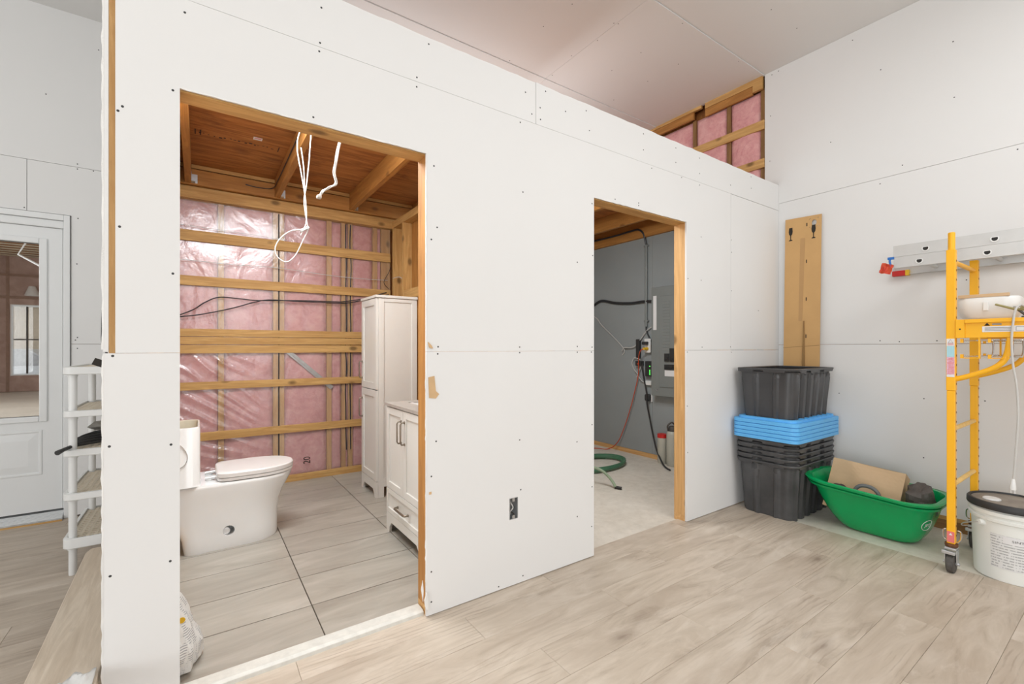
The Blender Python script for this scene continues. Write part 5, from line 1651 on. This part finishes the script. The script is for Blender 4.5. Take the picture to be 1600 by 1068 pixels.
def bas(f, z, g_=0.0):
    e = 0.72 + 0.28 * f
    return [(x, y, 1.3892 + z) for x, y in rrect(3.595 - 0.105 * e - g_, 3.595 + 0.105 * e + g_, 0.548 - 0.125 * e - g_, 0.548 + 0.125 * e + g_, 0.06 * e, 7)]


MB().loft([bas(0.0, 0.0, -0.02), bas(0.0, 0.0), bas(0.35, 0.012), bas(0.7, 0.035), bas(0.93, 0.065), bas(1.0, 0.085), bas(0.97, 0.103), bas(0.85, 0.118), bas(0.80, 0.120), bas(0.74, 0.112), bas(0.80, 0.08), bas(0.6, 0.03)]).build('shell', 'white_plastic', bs_, smooth=60)
MB().box(3.482, 3.489, 0.535, 0.556, 1.435, 1.483).build('tab', 'white_plastic', bs_, bevel=0.003)
st = MB().box(3.492, 3.512, 0.460, 0.655, 1.5095, 1.5265).build('wooden_stick', 'cardboard_pale', None, bevel=0.001)
tag(st, 'thin wooden stick lying across the white basin rim', 'stick')
tl = thing('trigger_clamp', 'olive and steel clamp tool beside the white basin', 'tool', (3.44, 0.40, 1.389))
MB().tube([(3.415, 0.500, 1.462), (3.425, 0.43, 1.432), (3.44, 0.40, 1.43)], [0.005, 0.006, 0.007], 8).build('jaw', 'olive', tl, smooth=True)
MB().tube([(3.44, 0.415, 1.440), (3.445, 0.36, 1.43), (3.45, 0.30, 1.425)], 0.011, 10).build('grip', 'olive', tl, smooth=True)
MB().tube([(3.435, 0.42, 1.428), (3.44, 0.40, 1.405), (3.45, 0.385, 1.391)], 0.006, 8).build('trigger', 'rubber', tl, smooth=True)
MB().box(3.43, 3.46, 0.38, 0.41, 1.389, 1.398).build('foot', 'rubber', tl)
MB().tube([(3.44, 0.44, 1.446), (3.45, 0.30, 1.452)], 0.004, 8).build('bar', 'galv', tl, smooth=True)
co = thing('power_cable', 'white cord hanging from the scaffold down to a plug', 'cord', (3.39, 0.43, 1.4))
MB().tube(cat([(3.43, 0.40, 1.445), (3.405, 0.412, 1.452), (3.383, 0.425, 1.425), (3.378, 0.432, 1.36), (3.378, 0.437, 1.27), (3.376, 0.432, 1.15), (3.374, 0.420, 1.05), (3.373, 0.414, 0.90), (3.373, 0.420, 0.75), (3.373, 0.428, 0.60), (3.373, 0.431, 0.56)]), 0.0048, 8).build('cord', 'white_cable', co, smooth=True)
MB().tube([(3.373, 0.431, 0.575), (3.373, 0.431, 0.555), (3.373, 0.432, 0.528), (3.373, 0.432, 0.520)], [0.006, 0.009, 0.012, 0.011], 12).box(3.368, 3.378, 0.424, 0.426, 0.502, 0.520).box(3.368, 3.378, 0.437, 0.439, 0.502, 0.520).build('plug', 'white_plastic', co, smooth=40)

# ================================================================ LADDER ON THE WALL
la = thing('extension_ladder', 'aluminum extension ladder hung sideways high on the right wall', 'ladder', (3.96, -0.7, 1.83))


def dshape(cy, cz, r, n=18):
    out = []
    for k in range(n):
        a = 2 * PI * k / n
        y = r * math.cos(a)
        z = r * math.sin(a) * (0.85 if math.sin(a) > 0 else 1.05)
        if math.sin(a) > 0.55:
            z = r * 0.52
        out.append((cy + y, cz + z))
    return out


def cover(xa, xb, y0, y1, z0, z1, name='rail'):
    # C-channel rail with its web on the outer side
    web = xa if xa < 3.96 else xb
    d = 0.0035 if xa < 3.96 else -0.0035
    m = MB().box(min(web, web + d), max(web, web + d), y0, y1, z0, z1)
    lo_, hi_ = (web + d, xb) if xa < 3.96 else (xa, web + d)
    m.box(lo_, hi_, y0, y1, z0, z0 + 0.003).box(lo_, hi_, y0, y1, z1 - 0.003, z1)
    return m.build(name, 'aluminum', la)


UP, LOW = (1.8325, 1.906), (1.7600, 1.8315)
for (z0, z1), yend, hy in ((UP, 1.018, 0.856), (LOW, 1.016, 0.886)):
    cover(3.775, 3.803, -2.3, yend, z0, z1)
    cover(4.150, 4.178, -2.3, yend + 0.10 if z0 < 1.8 else yend, z0, z1)
    zc = (z0 + z1) / 2 - 0.004
    for q in range(10):
        yc = hy - 0.302 * q
        o1, o2 = dshape(yc, zc, 0.0190), dshape(yc, zc, 0.0135)
        rg = [[(3.806, y, z) for y, z in o2], [(4.147, y, z) for y, z in o2]]
        MB().loft(rg).build('rung', 'aluminum', la, smooth=50)
        m = MB().loft([[(3.7745, y, z) for y, z in o1], [(3.7705, y, z) for y, z in o1], [(3.7705, y, z) for y, z in o2], [(3.7742, y, z) for y, z in o2]], False, False)
        m.build('rung_collar', 'chrome_light', la, smooth=50)
        MB().loft([[(3.7746, y, z) for y, z in o2], [(3.7740, y, z) for y, z in o2]]).build('rung_bore', 'hole_dark', la)
fr1 = MB()
for i in range(7):
    for j in range(6):
        u, w = i / 6, j / 5
        fr1.v.append((3.765 + 0.012 * mnoise.noise(Vector((u * 3, w * 3, 0))), 1.092 - 0.062 * u - 0.018 * w, 1.742 + 0.060 * w - 0.022 * u + 0.012 * mnoise.noise(Vector((u * 2, w * 4, 7)))))
for i in range(6):
    for j in range(5):
        q = i * 6 + j
        fr1.f.append((q, q + 1, q + 7, q + 6))
fr1.m = [0] * len(fr1.f)
fl = fr1.build('warning_flag', 'orange_tag', la)
sm_ = fl.modifiers.new('thick', 'SOLIDIFY')
sm_.thickness = 0.003
MB().tube(cat([(3.777, 1.018, 1.832), (3.768, 1.034, 1.815), (3.768, 1.030, 1.785), (3.77, 1.022, 1.765)], 4), 0.006, 6).box(3.764, 3.772, 1.012, 1.045, 1.818, 1.834).build('blue_strap', 'blue_strap', la)
MB().box(4.1435, 4.1805, 1.05, 1.125, 1.752, 1.790).build('end_cap', 'red', la, bevel=0.003)
MB().box(4.1425, 4.1815, 1.03, 1.0495, 1.752, 1.791).build('end_label', 'tag_yellow', la)
for y0 in (-0.55, -1.7):
    hk = MB().box(3.77, 4.189, y0, y0 + 0.03, 1.735, 1.7595).box(4.180, 4.189, y0, y0 + 0.03, 1.60, 1.735).box(3.755, 3.77, y0, y0 + 0.03, 1.735, 1.80).build('wall_hook', 'galv', None)
    tag(hk, 'steel wall hook under the %s of the aluminum ladder' % ('middle' if y0 > -1 else 'far end'), 'hook', 'ladder hooks')

# ================================================================ PAIL
pa = thing('pail', 'white plastic pail with gray and black lid beside the scaffold', 'bucket', (3.63, 0.47, 0))
PCX, PCY = 3.632, 0.468
prof = [(0.138, -0.006), (0.146, 0.002), (0.148, 0.03), (0.157, 0.30), (0.157, 0.305), (0.166, 0.310), (0.167, 0.325), (0.159, 0.330), (0.159, 0.338), (0.169, 0.343), (0.170, 0.362), (0.161, 0.367), (0.161, 0.383)]
MB().lathe(prof, PCX, PCY, 56).build('body', 'pail', pa, smooth=40)
MB().lathe([(0.162, 0.372), (0.174, 0.372), (0.176, 0.378), (0.175, 0.402), (0.170, 0.408), (0.160, 0.409), (0.158, 0.400)], PCX, PCY, 56, cap0=False, cap1=False).build('lid_rim', 'black_rubber', pa, smooth=40)
MB().lathe([(0.1575, 0.385), (0.1575, 0.3995), (0.135, 0.3995), (0.130, 0.403), (0.10, 0.403)], PCX, PCY, 48).build('lid', 'lid_gray', pa, smooth=40)
MB().lathe([(0.036, 0.4035), (0.036, 0.408), (0.031, 0.412), (0.02, 0.4105)], PCX - 0.045, PCY + 0.070, 28).build('pour_cap', 'white_plastic', pa, smooth=40)
# bail and its boss
aB = math.radians(143)
bxp, byp = PCX + 0.166 * math.cos(aB), PCY + 0.166 * math.sin(aB)
MB().tube([(PCX + 0.155 * math.cos(aB), PCY + 0.155 * math.sin(aB), 0.290), (PCX + 0.176 * math.cos(aB), PCY + 0.176 * math.sin(aB), 0.290)], [0.020, 0.013], 14).build('bail_boss', 'pail', pa, smooth=True)
rx = [PCX + 0.178 * math.cos(aB), PCY + 0.178 * math.sin(aB)]
MB().tube(cat([(PCX + r_ * math.cos(math.radians(q)), PCY + r_ * math.sin(math.radians(q)), z) for q, r_, z in ((143, 0.178, 0.290), (130, 0.186, 0.272), (116, 0.194, 0.250), (104, 0.196, 0.228), (92, 0.190, 0.213), (70, 0.176, 0.205), (40, 0.176, 0.205))]), 0.0028, 8).build('bail', 'satin', pa, smooth=True)


def curve_label(a0, a1, z0, z1, name, mat, extra=0.0012, n=16):
    m = MB()
    rr = lambda z: 0.148 + (z - 0.03) / 0.27 * 0.009 + extra
    i_, o_ = [], []
    for k in range(n + 1):
        a = a0 + (a1 - a0) * k / n
        for z in (z0, z1):
            m.v.append((PCX + rr(z) * math.cos(a), PCY + rr(z) * math.sin(a), z))
    m.f = [(2 * k, 2 * k + 2, 2 * k + 3, 2 * k + 1) for k in range(n)]
    m.m = [0] * n
    return m.build(name, mat, pa, fix=False)


aC = PI + 0.22
curve_label(aC - 0.62, aC + 0.72, 0.070, 0.248, 'paper_label', 'print_sheet')
curve_label(aC - 0.30, aC + 0.66, 0.208, 0.246, 'label_header', 'label_white', 0.0016)
tx = text_mb('SINTERO', 0.0165, None, 0.0002, (1.3, 1), bend=lambda v: (PCX + 0.1566 * math.cos(aC + 0.18 + v.x / 0.155), PCY + 0.1566 * math.sin(aC + 0.18 + v.x / 0.155), 0.226 + v.y))
tx.build('label_lettering', 'ink', pa)

# ================================================================ LEFT SIDE: SHELF RACK, BOARD
rk = thing('shelf_rack', 'white plastic five tier shelf rack behind the partition end', 'shelf', (-0.43, 3.67, 0))
RX0, RX1, RY0, RY1 = -0.600, -0.265, 3.350, 3.985
tiers = [(1.132, 0.042), (0.895, 0.036), (0.685, 0.038), (0.448, 0.038), (0.205, 0.055)]
for ti, (zt, ht) in enumerate(tiers):
    s = MB()
    rs = [[(x, y, z) for x, y in rrect(RX0 + d, RX1 - d, RY0 + d, RY1 - d, 0.04, 5)] for d, z in ((0.004, zt - ht), (0.0, zt - ht + 0.004), (0.0, zt - 0.003), (0.004, zt), (0.016, zt), (0.018, zt - ht))]
    rs.append(rs[0])
    s.loft(rs, False, False)
    sh_ = s.build('shelf_rim', 'white_plastic', rk, smooth=40)
    lat = MB()
    for q in range(17):
        yy = RY0 + 0.02 + (RY1 - RY0 - 0.04) * (q + 0.15) / 17
        lat.box(RX0 + 0.0185, RX1 - 0.0185, yy, yy + 0.0125, zt - 0.014, zt - 0.008)
    for q in range(9):
        xx = RX0 + 0.02 + (RX1 - RX0 - 0.04) * (q + 0.15) / 9
        lat.box(xx, xx + 0.0125, RY0 + 0.0185, RY1 - 0.0185, zt - 0.0155, zt - 0.0085)
    lat.build('lattice', 'shelf_tan', rk)
for (px, py) in ((-0.562, 3.392), (-0.562, 3.945), (-0.303, 3.392), (-0.303, 3.945)):
    MB().lathe([(0.0165, 0.0), (0.0175, 0.005), (0.0185, 1.10), (0.016, 1.115)], px, py, 18).build('post', 'white_plastic', rk, smooth=40)
    for zt, ht in tiers:
        MB().lathe([(0.022, zt - ht - 0.012), (0.022, zt - ht - 0.001)], px, py, 18).build('collar', 'white_plastic', rk, smooth=40)
fp = thing('folded_umbrella', 'black folded umbrella lying on the middle shelf of the rack', 'umbrella', (-0.5, 3.5, 0.68))
for q in range(5):
    MB().tube(cat([(-0.59 + 0.004 * q, 3.43 + 0.03 * q, 0.690 + 0.006 * q), (-0.50, 3.47 + 0.03 * q, 0.697 + 0.010 * q), (-0.40, 3.52 + 0.02 * q, 0.700 + 0.012 * q), (-0.29, 3.56 + 0.02 * q, 0.702 + 0.011 * q)]), [0.006] * 3 + [0.0085] * 22, 8).build('fold', 'black_rubber', fp, smooth=True)
MB().tube([(-0.555, 3.44, 0.700), (-0.585, 3.31, 0.696), (-0.60, 3.27, 0.690)], [0.009, 0.010, 0.013], 10).build('handle', 'black_rubber', fp, smooth=True)
tr2 = thing('gray_tray', 'gray tray stacked on the black umbrella on the rack', 'tray', (-0.4, 3.6, 0.75))
rs = [[(x, y, z - 0.006 + 0.02 * (x + 0.52)) for x, y in rrect(-0.52 + d, -0.275 - d, 3.46 + d, 3.74 - d, 0.03, 5)] for d, z in ((0.05, 0.766), (0.03, 0.768), (0.0, 0.79), (0.003, 0.793), (0.035, 0.772))]
MB().loft(rs).build('tray', 'galv', tr2, smooth=30)
bc = MB().box(-0.026, 0.026, -0.001, 0.001, -0.014, 0.014).xform(Matrix.Translation((-0.318, 2.42, 1.172)) @ Matrix.Rotation(math.radians(24), 4, 'Y')).build('black_tag', 'ink', None)
tag(bc, 'small black tag hanging at the partition end by the shelf rack', 'tag')
cable('black_wire', 'short black wire hanging down the edge of the partition end', [(-0.258, 1.99, 1.36), (-0.259, 1.99, 1.30), (-0.2585, 1.992, 1.25), (-0.262, 2.1, 1.215), (-0.30, 2.40, 1.175)], 0.0035, 'black_cable')

bd = thing('wide_board', 'wide gray brown wooden board beside the foot of the partition end', 'board', (-0.34, 2.2, 0.15))
BX0, BX1 = -0.418, -0.262
MB().prism([(-0.455, 3.158), (BX1, 3.178), (BX1, 0.9), (BX0, 0.9), (-0.468, 3.10)], 'xy', 0.164, 0.200).build('top_board', 'pine_y', bd, bevel=0.004)
bd_top = bd.children[0]
bd_top.data.materials[0] = wood('weathered_board', 'y', srgb(218, 203, 184), srgb(188, 169, 147), 0.7, 0.55)
for y0 in (1.1, 2.45):
    MB().box(BX0 + 0.03, BX1 - 0.005, y0, y0 + 0.09, 0.0, 0.1635).build('support_block', 'pine_z', bd)
# crumpled sheet on the near end of the board
cm = MB()
n1, n2 = 30, 26
for j in range(n2 + 1):
    for i in range(n1 + 1):
        u, w = i / n1, j / n2
        x = -0.395 + 0.128 * u + 0.01 * mnoise.noise(Vector((u * 3, w * 3, 2)))
        yy = 1.50 + (0.385 + 0.06 * u + 0.03 * mnoise.noise(Vector((u * 4, 1, 8)))) * w
        z = 0.2015 + 0.012 + 0.013 * mnoise.noise(Vector((u * 4, w * 9, 3))) + 0.010 * abs(mnoise.noise(Vector((u * 9 + w * 3, w * 16, 5))))
        cm.v.append((x, yy, max(0.2012, z)))
for j in range(n2):
    for i in range(n1):
        q = j * (n1 + 1) + i
        cm.f.append((q, q + 1, q + n1 + 2, q + n1 + 1))
cm.m = [0] * len(cm.f)
cr = cm.build('crumpled_sheet', 'bag_white', None, smooth=30)
sm_ = cr.modifiers.new('thick', 'SOLIDIFY')
sm_.thickness = 0.001
tag(cr, 'crumpled white plastic sheet on the near end of the wide board', 'plastic sheet')
